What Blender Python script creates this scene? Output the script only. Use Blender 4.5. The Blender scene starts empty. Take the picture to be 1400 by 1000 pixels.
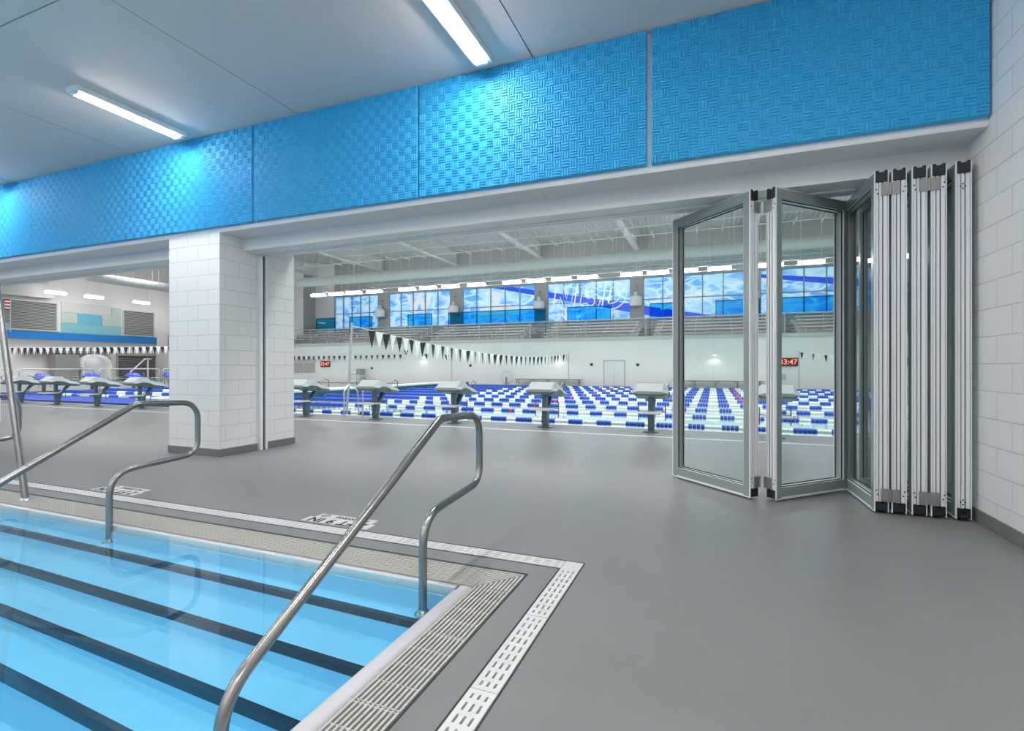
import bpy, math, random
from mathutils import Vector, Matrix
random.seed(7)
PI = math.pi
SC = bpy.context.scene
COL = SC.collection
ORD = ['first','second','third','fourth','fifth','sixth','seventh','eighth','ninth','tenth','eleventh','twelfth','thirteenth','fourteenth','fifteenth','sixteenth','seventeenth','eighteenth','nineteenth','twentieth']

# ------------------------------------------------------------------ mesh builder
class MB:
    def __init__(s): s.v=[]; s.f=[]; s.mi=[]; s.sm=[]
    def add(s, vs, fs, m=0, smooth=False):
        b=len(s.v); s.v += [tuple(v) for v in vs]
        for f in fs:
            s.f.append([b+i for i in f]); s.mi.append(m); s.sm.append(smooth)
        return s
    def box(s,x0,x1,y0,y1,z0,z1,m=0):
        if x0>x1: x0,x1=x1,x0
        if y0>y1: y0,y1=y1,y0
        if z0>z1: z0,z1=z1,z0
        return s.add([(x0,y0,z0),(x1,y0,z0),(x1,y1,z0),(x0,y1,z0),(x0,y0,z1),(x1,y0,z1),(x1,y1,z1),(x0,y1,z1)],
              [(0,3,2,1),(4,5,6,7),(0,1,5,4),(1,2,6,5),(2,3,7,6),(3,0,4,7)],m)
    def cbox(s,x0,x1,y0,y1,z0,z1,c,m=0):
        # box with chamfered vertical and horizontal edges (all 12)
        vs=[];xs=(x0,x1);ys=(y0,y1);zs=(z0,z1);sg=(1,-1)
        idx={}
        for i in (0,1):
            for j in (0,1):
                for k in (0,1):
                    X,Y,Z=xs[i],ys[j],zs[k];a,b,d=c*sg[i],c*sg[j],c*sg[k]
                    idx[(i,j,k,'x')]=len(vs);vs.append((X,Y+b,Z+d))
                    idx[(i,j,k,'y')]=len(vs);vs.append((X+a,Y,Z+d))
                    idx[(i,j,k,'z')]=len(vs);vs.append((X+a,Y+b,Z))
        F=[]
        F.append([idx[(0,j,k,'x')] for j,k in ((0,0),(0,1),(1,1),(1,0))]); F.append([idx[(1,j,k,'x')] for j,k in ((0,0),(1,0),(1,1),(0,1))])
        F.append([idx[(i,0,k,'y')] for i,k in ((0,0),(1,0),(1,1),(0,1))]); F.append([idx[(i,1,k,'y')] for i,k in ((0,0),(0,1),(1,1),(1,0))])
        F.append([idx[(i,j,0,'z')] for i,j in ((0,0),(0,1),(1,1),(1,0))]); F.append([idx[(i,j,1,'z')] for i,j in ((0,0),(1,0),(1,1),(0,1))])
        for i in (0,1):
            for j in (0,1): F.append([idx[(i,j,0,'x')],idx[(i,j,0,'y')],idx[(i,j,1,'y')],idx[(i,j,1,'x')]])
            for k in (0,1): F.append([idx[(i,0,k,'x')],idx[(i,0,k,'z')],idx[(i,1,k,'z')],idx[(i,1,k,'x')]])
        for j in (0,1):
            for k in (0,1): F.append([idx[(0,j,k,'y')],idx[(0,j,k,'z')],idx[(1,j,k,'z')],idx[(1,j,k,'y')]])
        for i in (0,1):
            for j in (0,1):
                for k in (0,1): F.append([idx[(i,j,k,q)] for q in 'xyz'])
        return s.add(vs,F,m)
    def prism(s, poly, axis, a, b, m=0, smooth=False):
        n=len(poly)
        def P(p,t):
            if axis=='x': return (t,p[0],p[1])
            if axis=='y': return (p[0],t,p[1])
            return (p[0],p[1],t)
        vs=[P(p,a) for p in poly]+[P(p,b) for p in poly]
        s.add(vs,[list(range(n))[::-1],list(range(n,2*n))],m)
        s.add(vs,[(i,(i+1)%n,n+(i+1)%n,n+i) for i in range(n)],m,smooth)
        return s
    def tube(s, pts, r, seg=12, m=0, cap=True):
        pts=[Vector(p) for p in pts]; n=len(pts)
        T=[]
        for i in range(n):
            a=pts[max(0,i-1)]; b=pts[min(n-1,i+1)]; T.append((b-a).normalized())
        up=Vector((0,0,1)) if abs(T[0].z)<.9 else Vector((1,0,0))
        N=(up-T[0]*up.dot(T[0])).normalized(); vs=[]
        for i in range(n):
            N=(N-T[i]*N.dot(T[i])).normalized(); B=T[i].cross(N)
            rr=r[i] if isinstance(r,(list,tuple)) else r
            for k in range(seg):
                a=2*PI*k/seg; vs.append(pts[i]+(N*math.cos(a)+B*math.sin(a))*rr)
        fs=[(i*seg+k,i*seg+(k+1)%seg,(i+1)*seg+(k+1)%seg,(i+1)*seg+k) for i in range(n-1) for k in range(seg)]
        s.add(vs,fs,m,True)
        if cap: s.add(vs[:seg],[tuple(range(seg))[::-1]],m); s.add(vs[-seg:],[tuple(range(seg))],m)
        return s
    def lathe(s, prof, c=(0,0,0), seg=20, m=0):
        vs=[(c[0]+r*math.cos(2*PI*k/seg),c[1]+r*math.sin(2*PI*k/seg),c[2]+z) for r,z in prof for k in range(seg)]
        n=len(prof)
        s.add(vs,[(i*seg+k,i*seg+(k+1)%seg,(i+1)*seg+(k+1)%seg,(i+1)*seg+k) for i in range(n-1) for k in range(seg)],m,True)
        s.add(vs[:seg],[tuple(range(seg))[::-1]],m); s.add(vs[-seg:],[tuple(range(seg))],m)
        return s
    def build(s,name,mats,parent=None,loc=None):
        me=bpy.data.meshes.new(name); me.from_pydata(s.v,[],s.f)
        if not isinstance(mats,(list,tuple)): mats=[mats]
        for q in mats: me.materials.append(q)
        me.polygons.foreach_set('material_index',s.mi); me.polygons.foreach_set('use_smooth',s.sm); me.update()
        o=bpy.data.objects.new(name,me); COL.objects.link(o)
        if parent: o.parent=parent
        if loc: o.location=loc
        return o

def fillet(pts, rad, n=7):
    pts=[Vector(p) for p in pts]; out=[pts[0]]
    for i in range(1,len(pts)-1):
        r=rad[i-1] if isinstance(rad,(list,tuple)) else rad
        a=(pts[i-1]-pts[i]); b=(pts[i+1]-pts[i]); la,lb=a.length,b.length
        ang=a.angle(b); d=min(r/math.tan(ang/2),la*.48,lb*.48)
        p0=pts[i]+a.normalized()*d; p2=pts[i]+b.normalized()*d
        for k in range(n+1):
            t=k/n; out.append(p0*(1-t)**2+pts[i]*2*t*(1-t)+p2*t*t)
    out.append(pts[-1]); return out

def tag(o,label,cat,group=None,kind=None):
    o['label']=label; o['category']=cat
    if group: o['group']=group
    if kind: o['kind']=kind
    return o
def thing(name,label,cat,loc=(0,0,0),rz=0,group=None):
    o=bpy.data.objects.new(name,None); COL.objects.link(o); o.location=loc; o.rotation_euler=(0,0,rz); o.empty_display_size=.2
    return tag(o,label,cat,group)
def struct(o): o['kind']='structure'; return o
def dup(root,loc,rz,label,group=None):
    r=root.copy(); COL.objects.link(r); r.location=loc; r.rotation_euler=(0,0,rz); r['label']=label
    if group: r['group']=group
    for ch in list(root.children):
        c=ch.copy(); COL.objects.link(c); c.parent=r
        for g in ch.children:
            d=g.copy(); COL.objects.link(d); d.parent=c
    return r

# ------------------------------------------------------------------ materials
def newmat(name):
    m=bpy.data.materials.new(name); m.use_nodes=True; nt=m.node_tree; nt.nodes.clear()
    out=nt.nodes.new('ShaderNodeOutputMaterial'); return m,nt,out
def pm(name,col,rough=.5,metal=0,noise=0,nscale=5,bump=0,bscale=60,spec=.5,emit=None,es=0):
    m,nt,out=newmat(name); N=nt.nodes; L=nt.links
    b=N.new('ShaderNodeBsdfPrincipled'); L.new(b.outputs[0],out.inputs[0])
    b.inputs['Base Color'].default_value=(*col,1); b.inputs['Roughness'].default_value=rough; b.inputs['Metallic'].default_value=metal
    b.inputs['Specular IOR Level'].default_value=spec
    if emit: b.inputs['Emission Color'].default_value=(*emit,1); b.inputs['Emission Strength'].default_value=es
    if noise or bump:
        tc=N.new('ShaderNodeTexCoord')
        nz=N.new('ShaderNodeTexNoise'); nz.inputs['Scale'].default_value=nscale; nz.inputs['Detail'].default_value=5; L.new(tc.outputs['Object'],nz.inputs['Vector'])
    if noise:
        mx=N.new('ShaderNodeMix'); mx.data_type='RGBA'; mx.inputs['A'].default_value=(*[c*(1-noise) for c in col],1); mx.inputs['B'].default_value=(*[min(1,c*(1+noise)) for c in col],1)
        L.new(nz.outputs['Fac'],mx.inputs['Factor']); L.new(mx.outputs['Result'],b.inputs['Base Color'])
    if bump:
        n2=N.new('ShaderNodeTexNoise'); n2.inputs['Scale'].default_value=bscale; n2.inputs['Detail'].default_value=3; L.new(tc.outputs['Object'],n2.inputs['Vector'])
        bp=N.new('ShaderNodeBump'); bp.inputs['Strength'].default_value=bump; bp.inputs['Distance'].default_value=.01
        L.new(n2.outputs['Fac'],bp.inputs['Height']); L.new(bp.outputs[0],b.inputs['Normal'])
    return m
def block_mat(name,col,mort,rough=.45):
    m,nt,out=newmat(name); N=nt.nodes; L=nt.links
    b=N.new('ShaderNodeBsdfPrincipled'); L.new(b.outputs[0],out.inputs[0]); b.inputs['Roughness'].default_value=rough
    tc=N.new('ShaderNodeTexCoord'); sp=N.new('ShaderNodeSeparateXYZ'); L.new(tc.outputs['Object'],sp.inputs[0])
    ge=N.new('ShaderNodeNewGeometry'); sn=N.new('ShaderNodeSeparateXYZ'); L.new(ge.outputs['True Normal'],sn.inputs[0])
    ab=N.new('ShaderNodeMath'); ab.operation='ABSOLUTE'; L.new(sn.outputs['X'],ab.inputs[0])
    gt=N.new('ShaderNodeMath'); gt.operation='GREATER_THAN'; gt.inputs[1].default_value=.5; L.new(ab.outputs[0],gt.inputs[0])
    c1=N.new('ShaderNodeCombineXYZ'); L.new(sp.outputs['X'],c1.inputs[0]); L.new(sp.outputs['Z'],c1.inputs[1])
    c2=N.new('ShaderNodeCombineXYZ'); L.new(sp.outputs['Y'],c2.inputs[0]); L.new(sp.outputs['Z'],c2.inputs[1])
    mx=N.new('ShaderNodeMix'); mx.data_type='VECTOR'; L.new(gt.outputs[0],mx.inputs['Factor']); L.new(c1.outputs[0],mx.inputs['A']); L.new(c2.outputs[0],mx.inputs['B'])
    br=N.new('ShaderNodeTexBrick'); L.new(mx.outputs['Result'],br.inputs['Vector'])
    br.inputs['Scale'].default_value=1; br.inputs['Brick Width'].default_value=.4064; br.inputs['Row Height'].default_value=.2032
    br.inputs['Mortar Size'].default_value=.0045; br.inputs['Mortar Smooth'].default_value=.5
    br.inputs['Color1'].default_value=(*col,1); br.inputs['Color2'].default_value=(*[c*.985 for c in col],1); br.inputs['Mortar'].default_value=(*mort,1)
    L.new(br.outputs['Color'],b.inputs['Base Color'])
    nz=N.new('ShaderNodeTexNoise'); nz.inputs['Scale'].default_value=90; L.new(tc.outputs['Object'],nz.inputs['Vector'])
    bp=N.new('ShaderNodeBump'); bp.inputs['Strength'].default_value=.8; bp.inputs['Distance'].default_value=.006; bp.invert=True; L.new(br.outputs['Fac'],bp.inputs['Height'])
    b2=N.new('ShaderNodeBump'); b2.inputs['Strength'].default_value=.12; b2.inputs['Distance'].default_value=.004; L.new(nz.outputs['Fac'],b2.inputs['Height']); L.new(bp.outputs[0],b2.inputs['Normal'])
    L.new(b2.outputs[0],b.inputs['Normal']); return m
def schlick(nt,f0):
    N=nt.nodes; L=nt.links
    lw=N.new('ShaderNodeLayerWeight'); lw.inputs['Blend'].default_value=.5
    p=N.new('ShaderNodeMath'); p.operation='POWER'; p.inputs[1].default_value=5; L.new(lw.outputs['Facing'],p.inputs[0])
    q=N.new('ShaderNodeMath'); q.operation='MULTIPLY_ADD'; q.use_clamp=True; q.inputs[1].default_value=1-f0; q.inputs[2].default_value=f0; L.new(p.outputs[0],q.inputs[0])
    return lw,q.outputs[0]
def water_mat(name,tint,bump=.02,scale=2.0,boost=1.0):
    m,nt,out=newmat(name); N=nt.nodes; L=nt.links
    tr=N.new('ShaderNodeBsdfTransparent'); tr.inputs[0].default_value=(*tint,1)
    gl=N.new('ShaderNodeBsdfGlossy'); gl.inputs['Roughness'].default_value=.0; gl.inputs[0].default_value=(1,1,1,1)
    fr,fo=schlick(nt,.02*boost)
    tc=N.new('ShaderNodeTexCoord'); nz=N.new('ShaderNodeTexNoise'); nz.inputs['Scale'].default_value=scale; nz.inputs['Detail'].default_value=2
    L.new(tc.outputs['Object'],nz.inputs['Vector'])
    bp=N.new('ShaderNodeBump'); bp.inputs['Strength'].default_value=bump; bp.inputs['Distance'].default_value=.05; L.new(nz.outputs['Fac'],bp.inputs['Height'])
    L.new(bp.outputs[0],gl.inputs['Normal']); L.new(bp.outputs[0],fr.inputs['Normal'])
    mx=N.new('ShaderNodeMixShader'); L.new(fo,mx.inputs[0]); L.new(tr.outputs[0],mx.inputs[1]); L.new(gl.outputs[0],mx.inputs[2]); L.new(mx.outputs[0],out.inputs[0])
    return m
def glass_mat(name,tint,ior=1.5):
    m,nt,out=newmat(name); N=nt.nodes; L=nt.links
    tr=N.new('ShaderNodeBsdfTransparent'); tr.inputs[0].default_value=(*tint,1)
    gl=N.new('ShaderNodeBsdfGlossy'); gl.inputs['Roughness'].default_value=.0
    fr,fo=schlick(nt,((ior-1)/(ior+1))**2)
    mx=N.new('ShaderNodeMixShader'); L.new(fo,mx.inputs[0]); L.new(tr.outputs[0],mx.inputs[1]); L.new(gl.outputs[0],mx.inputs[2]); L.new(mx.outputs[0],out.inputs[0])
    return m
def emat(name,col,st):
    m,nt,out=newmat(name); e=nt.nodes.new('ShaderNodeEmission'); e.inputs[0].default_value=(*col,1); e.inputs[1].default_value=st; nt.links.new(e.outputs[0],out.inputs[0]); return m
def floor_mat(name,col,rough):
    m,nt,out=newmat(name); N=nt.nodes; L=nt.links
    b=N.new('ShaderNodeBsdfPrincipled'); L.new(b.outputs[0],out.inputs[0])
    tc=N.new('ShaderNodeTexCoord')
    n1=N.new('ShaderNodeTexNoise'); n1.inputs['Scale'].default_value=1.1; n1.inputs['Detail'].default_value=6; n1.inputs['Roughness'].default_value=.6; L.new(tc.outputs['Object'],n1.inputs['Vector'])
    cr=N.new('ShaderNodeValToRGB'); cr.color_ramp.elements[0].position=.3; cr.color_ramp.elements[1].position=.72
    cr.color_ramp.elements[0].color=(*[c*.93 for c in col],1); cr.color_ramp.elements[1].color=(*[c*1.07 for c in col],1)
    L.new(n1.outputs['Fac'],cr.inputs[0]); L.new(cr.outputs[0],b.inputs['Base Color'])
    mr=N.new('ShaderNodeMapRange'); mr.inputs['To Min'].default_value=rough-.06; mr.inputs['To Max'].default_value=rough+.08; L.new(n1.outputs['Fac'],mr.inputs[0]); L.new(mr.outputs[0],b.inputs['Roughness'])
    n2=N.new('ShaderNodeTexNoise'); n2.inputs['Scale'].default_value=160; L.new(tc.outputs['Object'],n2.inputs['Vector'])
    bp=N.new('ShaderNodeBump'); bp.inputs['Strength'].default_value=.12; bp.inputs['Distance'].default_value=.004; L.new(n2.outputs['Fac'],bp.inputs['Height']); L.new(bp.outputs[0],b.inputs['Normal'])
    return m
def mural_mat(name):
    # printed pool-water film on the glazing: pale ripple web on blue with one royal-blue ribbon
    m,nt,out=newmat(name); N=nt.nodes; L=nt.links
    tc=N.new('ShaderNodeTexCoord'); mp=N.new('ShaderNodeMapping'); mp.inputs['Rotation'].default_value=(0,math.radians(24),0); mp.inputs['Scale'].default_value=(.55,1,1.35); L.new(tc.outputs['Object'],mp.inputs[0])
    nz=N.new('ShaderNodeTexNoise'); nz.inputs['Scale'].default_value=.8; nz.inputs['Detail'].default_value=3; L.new(mp.outputs[0],nz.inputs['Vector'])
    ad=N.new('ShaderNodeMix'); ad.data_type='VECTOR'; ad.inputs['Factor'].default_value=.55; L.new(mp.outputs[0],ad.inputs['A']); L.new(nz.outputs['Color'],ad.inputs['B'])
    vo=N.new('ShaderNodeTexVoronoi'); vo.feature='DISTANCE_TO_EDGE'; vo.inputs['Scale'].default_value=2.6; L.new(ad.outputs['Result'],vo.inputs['Vector'])
    cr=N.new('ShaderNodeValToRGB'); e=cr.color_ramp.elements; e[0].position=0; e[0].color=(.8,.93,1,1); e[1].position=.16; e[1].color=(.12,.42,.92,1)
    k=e.new(.05); k.color=(.38,.70,1,1); L.new(vo.outputs[0],cr.inputs[0])
    n3=N.new('ShaderNodeTexNoise'); n3.inputs['Scale'].default_value=.9; n3.inputs['Detail'].default_value=4; L.new(mp.outputs[0],n3.inputs['Vector'])
    c3=N.new('ShaderNodeValToRGB'); c3.color_ramp.elements[0].position=.42; c3.color_ramp.elements[1].position=.68; L.new(n3.outputs['Fac'],c3.inputs[0])
    m1=N.new('ShaderNodeMix'); m1.data_type='RGBA'; m1.inputs['B'].default_value=(.55,.80,1,1); L.new(c3.outputs[0],m1.inputs['Factor']); L.new(cr.outputs[0],m1.inputs['A'])
    # ribbon
    sp=N.new('ShaderNodeSeparateXYZ'); L.new(tc.outputs['Object'],sp.inputs[0])
    def band(x0,z0,slope,w0,w1,xa,xb):
        def M(op,a,b_=None):
            q=N.new('ShaderNodeMath'); q.operation=op
            for i,v in enumerate((a,b_)):
                if v is None: continue
                if isinstance(v,(int,float)): q.inputs[i].default_value=v
                else: L.new(v,q.inputs[i])
            return q.outputs[0]
        dx=M('SUBTRACT',sp.outputs['X'],x0); zc=M('ADD',M('MULTIPLY',dx,slope),z0); d=M('ABSOLUTE',M('SUBTRACT',sp.outputs['Z'],zc))
        w=M('ADD',M('MULTIPLY',dx,(w1-w0)/(xb-xa)),w0); inn=M('LESS_THAN',d,w)
        return M('MULTIPLY',inn,M('MULTIPLY',M('GREATER_THAN',sp.outputs['X'],xa),M('LESS_THAN',sp.outputs['X'],xb)))
    b1=band(-17.5,8.0,-.205,.15,.42,-18,1); b2=band(3.2,7.35,-.14,.12,.42,3,16)
    mx=N.new('ShaderNodeMath'); mx.operation='MAXIMUM'; L.new(b1,mx.inputs[0]); L.new(b2,mx.inputs[1])
    m2=N.new('ShaderNodeMix'); m2.data_type='RGBA'; m2.inputs['B'].default_value=(.02,.08,.75,1); L.new(mx.outputs[0],m2.inputs['Factor']); L.new(m1.outputs['Result'],m2.inputs['A'])
    b=N.new('ShaderNodeBsdfPrincipled'); b.inputs['Roughness'].default_value=.3; L.new(m2.outputs['Result'],b.inputs['Base Color']); L.new(m2.outputs['Result'],b.inputs['Emission Color']); b.inputs['Emission Strength'].default_value=.5
    L.new(b.outputs[0],out.inputs[0]); return m
def rib_mat(name,col,period,axis,depth,rough=.5):
    m,nt,out=newmat(name); N=nt.nodes; L=nt.links
    b=N.new('ShaderNodeBsdfPrincipled'); L.new(b.outputs[0],out.inputs[0]); b.inputs['Roughness'].default_value=rough; b.inputs['Base Color'].default_value=(*col,1)
    tc=N.new('ShaderNodeTexCoord'); w=N.new('ShaderNodeTexWave'); w.bands_direction=axis; w.inputs['Scale'].default_value=.314/period; L.new(tc.outputs['Object'],w.inputs['Vector'])
    bp=N.new('ShaderNodeBump'); bp.inputs['Strength'].default_value=1; bp.inputs['Distance'].default_value=depth; L.new(w.outputs['Fac'],bp.inputs['Height']); L.new(bp.outputs[0],b.inputs['Normal']); return m

M=dict(
 block=block_mat('painted_block',(.78,.79,.80),(.62,.63,.65)),
 blockgrey=block_mat('painted_block_shade',(.78,.79,.80),(.62,.63,.65)),
 white=pm('white_paint',(.80,.80,.81),.55,noise=.02,nscale=2),
 hallwhite=pm('hall_white_paint',(.87,.835,.83),.5,noise=.02,nscale=.7),
 ceil=pm('ceiling_board',(.80,.675,.61),.6,noise=.03,nscale=1.2),
 header=pm('header_paint',(.74,.745,.75),.5),
 grey=pm('grey_paint',(.30,.30,.30),.6),
 pgrey=pm('pillar_grey',(.44,.43,.42),.6),
 dark=pm('dark_gap',(.03,.03,.035),.8),
 base=pm('rubber_base',(.16,.165,.17),.5,noise=.1,nscale=8),
 floor=floor_mat('coated_deck',(.205,.207,.209),.36),
 deck2=floor_mat('hall_deck',(.205,.207,.209),.36),
 blue=pm('blue_acoustic',(.035,.40,.72),.62,bump=.08,bscale=120),
 alu=pm('anodised_aluminium',(.80,.82,.85),.38,metal=.12), face=pm('glazed_frame_face',(.25,.30,.305),.16),
 alul=pm('brushed_aluminium',(.70,.72,.74),.35,metal=.4),
 gasket=pm('black_gasket',(.012,.013,.016),.5),
 cap=pm('black_plastic',(.010,.012,.020),.4,bump=.2,bscale=40),
 hinge=pm('hinge_steel',(.34,.335,.33),.35,metal=1,bump=.5,bscale=150),
 steel=pm('stainless_steel',(.31,.305,.30),.27,metal=1,noise=.12,nscale=14),
 chrome=pm('polished_steel',(.70,.70,.70),.16,metal=1),
 glass=glass_mat('door_glass',(.945,.982,.978)),
 grate=pm('gutter_grating',(.50,.485,.46),.5),
 pvc=pm('white_grating',(.66,.66,.66),.45),
 coping=pm('coping_stone',(.58,.565,.60),.45,noise=.03,nscale=20),
 plaster=pm('pool_plaster',(.33,.64,.84),.6,noise=.03,nscale=1.5),
 tile=pm('black_tile',(.012,.018,.035),.3),
 water=water_mat('water_surface',(.70,.93,1.0),.015,1.6,1.2),
 water2=water_mat('hall_water_surface',(.88,.985,.98),.05,2.5,.8),
 plaster2=pm('hall_pool_plaster',(.55,.655,.65),.6),
 beadb=pm('blue_float',(.002,.065,.46),.35), beadw=pm('white_float',(.82,.83,.82),.4), beadr=pm('red_float',(.75,.05,.05),.4),
 lens=emat('lamp_lens',(1,.97,.93),98.0), lensw=emat('wall_lamp_lens',(1,1,1),2.5), lensb=emat('hall_lamp_lens',(1,.99,.98),24.0),
 lampw=pm('white_enamel',(.80,.81,.82),.4),
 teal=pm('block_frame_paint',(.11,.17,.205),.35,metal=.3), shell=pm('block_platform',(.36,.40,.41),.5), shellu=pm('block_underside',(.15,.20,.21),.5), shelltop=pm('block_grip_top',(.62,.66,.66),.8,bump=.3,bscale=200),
 bcover=pm('blue_cover',(.02,.05,.55),.4),
 mural=mural_mat('window_film'), mull=pm('mullion_paint',(.28,.42,.50),.4),
 letter=pm('white_film',(.9,.95,1),.5,emit=(.9,.95,1),es=.3),
 bluegl=glass_mat('blue_tinted_glass',(.26,.74,.95),1.15),
 navy=pm('navy_trim',(.01,.07,.16),.5),
 duct=pm('duct_paint',(.56,.54,.53),.55,metal=.0), ductw=rib_mat('spiral_duct',(.62,.62,.63),.35,'Y',.02,.35),
 bpipe=pm('blue_grey_pipe',(.36,.45,.52),.35,metal=.3), lpipe=pm('light_pipe',(.72,.71,.70),.5),
 deckroof=rib_mat('corrugated_deck',(.66,.65,.64),.3,'X',.05,.6), beam=pm('beam_paint',(.78,.77,.76),.5),
 slab=pm('mezzanine_slab',(.55,.55,.55),.6), seat=pm('bleacher_seat',(.50,.495,.49),.4,metal=.2), seatl=pm('bleacher_plank',(.78,.78,.77),.35,metal=.3),
 rail=pm('rail_grey',(.5,.5,.5),.35,metal=.5),
 black=pm('black_vinyl',(.015,.018,.02),.6), flagw=pm('white_vinyl',(.85,.86,.88),.6),
 louver=rib_mat('grey_louver',(.26,.25,.26),.22,'Z',.10,.5), shutter=rib_mat('roll_shutter',(.17,.165,.17),.20,'Z',.04,.5),
 pale=pm('pale_panel',(.66,.66,.64),.6), sage=pm('sage_panel',(.50,.62,.56),.6), sky=pm('sky_panel',(.16,.50,.66),.6), aqua=pm('aqua_panel',(.24,.56,.66),.6), mid=pm('strong_blue_panel',(.02,.24,.66),.5),
 redled=emat('red_digits',(1,.24,.16),1.7), clock=pm('clock_case',(.10,.012,.015),.4), exitred=pm('exit_lettering',(.7,.03,.02),.5,emit=(1,.05,.03),es=.6),
 red=pm('flag_red',(.45,.02,.04),.7), navyf=pm('flag_navy',(.01,.02,.12),.7),
)

# ------------------------------------------------------------------ SETTING: near room
XW=1.90     # right wall plane
CZ=4.27     # ceiling
S=struct
# floors (pool cut-out left free)
f=MB()
f.box(-.73,XW+.4,-5.6,6.07,-.3,0); f.box(-22,-.73,3.01,6.07,-.3,0)
f.box(-1.0,-.84,-5.6,2.73,-.3,0); f.box(-22,-.84,2.73,2.89,-.3,0)
f.box(-22,-1.0,2.6,2.73,-.9,-.045); f.box(-.84,-.73,-5.6,3.01,-.3,-.03); f.box(-22,-.84,2.89,3.01,-.3,-.03)
f.box(-22,XW+.4,-9.6,-5.6,-.3,0)
S(f.build('floor',M['floor']))
# dark joint lines edging the trench
# ceiling boards with narrow gaps
f=MB(); f.box(-22,XW+.4,-9.6,4.79,CZ+.03,CZ+.2,1)
xs=[-22,-19.8,-16.8,-13.78,-10.77,-7.75,-4.68,-1.66,XW+.4]; ys=[-9.6,-6.4,-3.5,-.5,2.52,4.79]
g=.006
for i in range(len(xs)-1):
    for j in range(len(ys)-1):
        f.box(xs[i]+g,xs[i+1]-g,ys[j]+g,ys[j+1]-(g if j<4 else 0),CZ,CZ+.03)
S(f.build('ceiling',[M['ceil'],M['dark']]))
# right wall with a shallow recess
f=MB()
f.box(XW,XW+.4,4.33,6.07,0,CZ+.2); f.box(XW,XW+.4,3.0,4.33,0,1.01); f.box(XW,XW+.4,3.0,4.33,2.2,CZ+.2); f.box(XW,XW+.4,-9.6,3.0,0,CZ+.2)
S(f.build('wall_right',M['block']))
f=MB(); f.box(XW+.05,XW+.4,3.0,4.33,1.01,2.2); f.box(XW-.012,XW+.05,4.30,4.33,1.01,2.2); f.box(XW-.012,XW+.05,3.0,4.30,1.01,1.04); f.box(XW-.012,XW+.05,3.0,4.30,2.17,2.2)
S(f.build('trim_1',M['header']))
f=MB(); f.box(-22.3,-22,-9.6,4.79,0,CZ+.2); S(f.build('wall_left',M['block']))
f=MB(); f.box(-22,XW+.4,-9.9,-9.6,0,CZ+.2); S(f.build('wall_back',M['block']))
# partition above the openings, soffit boards, header with track
f=MB(); f.box(-22,XW,4.79,6.07,3.0,11.0); f.box(-15.5-6.5,-15.4,4.79,6.07,0,3.0); f.box(XW,14,5.5,6.07,0,11.0) ; f.box(-49,-22,5.5,6.07,0,11)
S(f.build('wall_front',M['white']))
f=MB()
ss=[-15.4,-12.6,-7.09]
for a,b in [(-15.4,-11.3),(-11.3,-7.08),(-6.09,-5.32),(-5.32,-1.64),(-1.64,XW)]:
    f.box(a+.003,b-.003,4.79,5.15,2.985,3.0)
S(f.build('trim_2',M['header']))
f=MB()
for a,b in [(-15.4,-7.08),(-6.09,XW)]:
    f.box(a,b,5.15,5.42,2.815,3.0); f.box(a,b,5.455,5.60,2.815,3.0); f.box(a,b,5.42,5.455,2.85,3.0,1); f.box(a,b,5.395,5.42,2.800,2.815,2); f.box(a,b,5.455,5.48,2.800,2.815,2); f.box(a,b,5.60,6.07,2.95,3.0)
S(f.build('trim_3',[M['header'],M['dark'],M['alu']]))
# block column between the two openings
f=MB(); f.box(-7.08,-6.09,4.79,6.07,0,3.0); S(f.build('wall_column',M['block']))
f=MB()
def baseb(x0,x1,y0,y1): f.cbox(x0,x1,y0,y1,0,.10,.003)
baseb(-7.092,-6.078,4.778,5.385); baseb(-7.092,-6.078,5.54,6.082)
S(f.build('baseboard_column',M['base']))
f=MB(); f.cbox(XW-.012,XW,-9.6,6.07,0,.10,.003); S(f.build('baseboard_right',M['base']))
f=MB(); f.cbox(-15.5,-15.388,4.778,6.07,0,.10,.003); f.cbox(-22,-15.5,4.778,4.79,0,.10,.003); S(f.build('baseboard_front',M['base']))
# white edge band under the blue panels
# jamb frame for the folding doors on the column
for k,(xa,sg) in enumerate([(-6.09,1),(-7.08,-1),(-15.4,1)]):
    jm=thing('door_jamb',['silver aluminium door jamb channel on the right side of the white block column','aluminium door jamb channel on the hidden left side of the block column','aluminium door jamb channel at the far left end of the left opening'][k],'door jamb',(xa,5.46,0))
    f=MB(); f.box(0,sg*.05,-.065,-.02,0.002,2.80); f.box(0,sg*.05,.03,.065,.002,2.80); f.box(0,sg*.015,-.02,.03,.002,2.80); f.box(sg*.015,sg*.03,-.012,0,.002,2.80)
    f.build('channel',M['alu'],jm)
    f=MB(); f.box(sg*.015,sg*.02,.002,.028,.002,2.80); f.build('gasket',M['gasket'],jm)

# ------------------------------------------------------------------ blue acoustic panels with woven ribs
def panel_mesh(W,H,T,nx,nz):
    f=MB(); f.cbox(0,W,0,T,0,H,.006)
    cw=W/nx; ch=H/nz; d=.011
    for i in range(nx):
        for j in range(nz):
            x0=i*cw; z0=j*ch
            vert=(i+j)%2==0
            for k in range(3):
                if vert:
                    a0=x0+cw*(k*.333+.05); a1=x0+cw*(k*.333+.27); b0=z0+ch*.03; b1=z0+ch*.97
                else:
                    b0=z0+ch*(k*.333+.05); b1=z0+ch*(k*.333+.27); a0=x0+cw*.03; a1=x0+cw*.97
                e=.0055
                f.add([(a0,0,b0),(a1,0,b0),(a1,0,b1),(a0,0,b1),(a0+e,-d,b0+e),(a1-e,-d,b0+e),(a1-e,-d,b1-e),(a0+e,-d,b1-e)],
                      [(4,5,6,7),(0,1,5,4),(1,2,6,5),(2,3,7,6),(3,0,4,7)])
    return f
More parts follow.
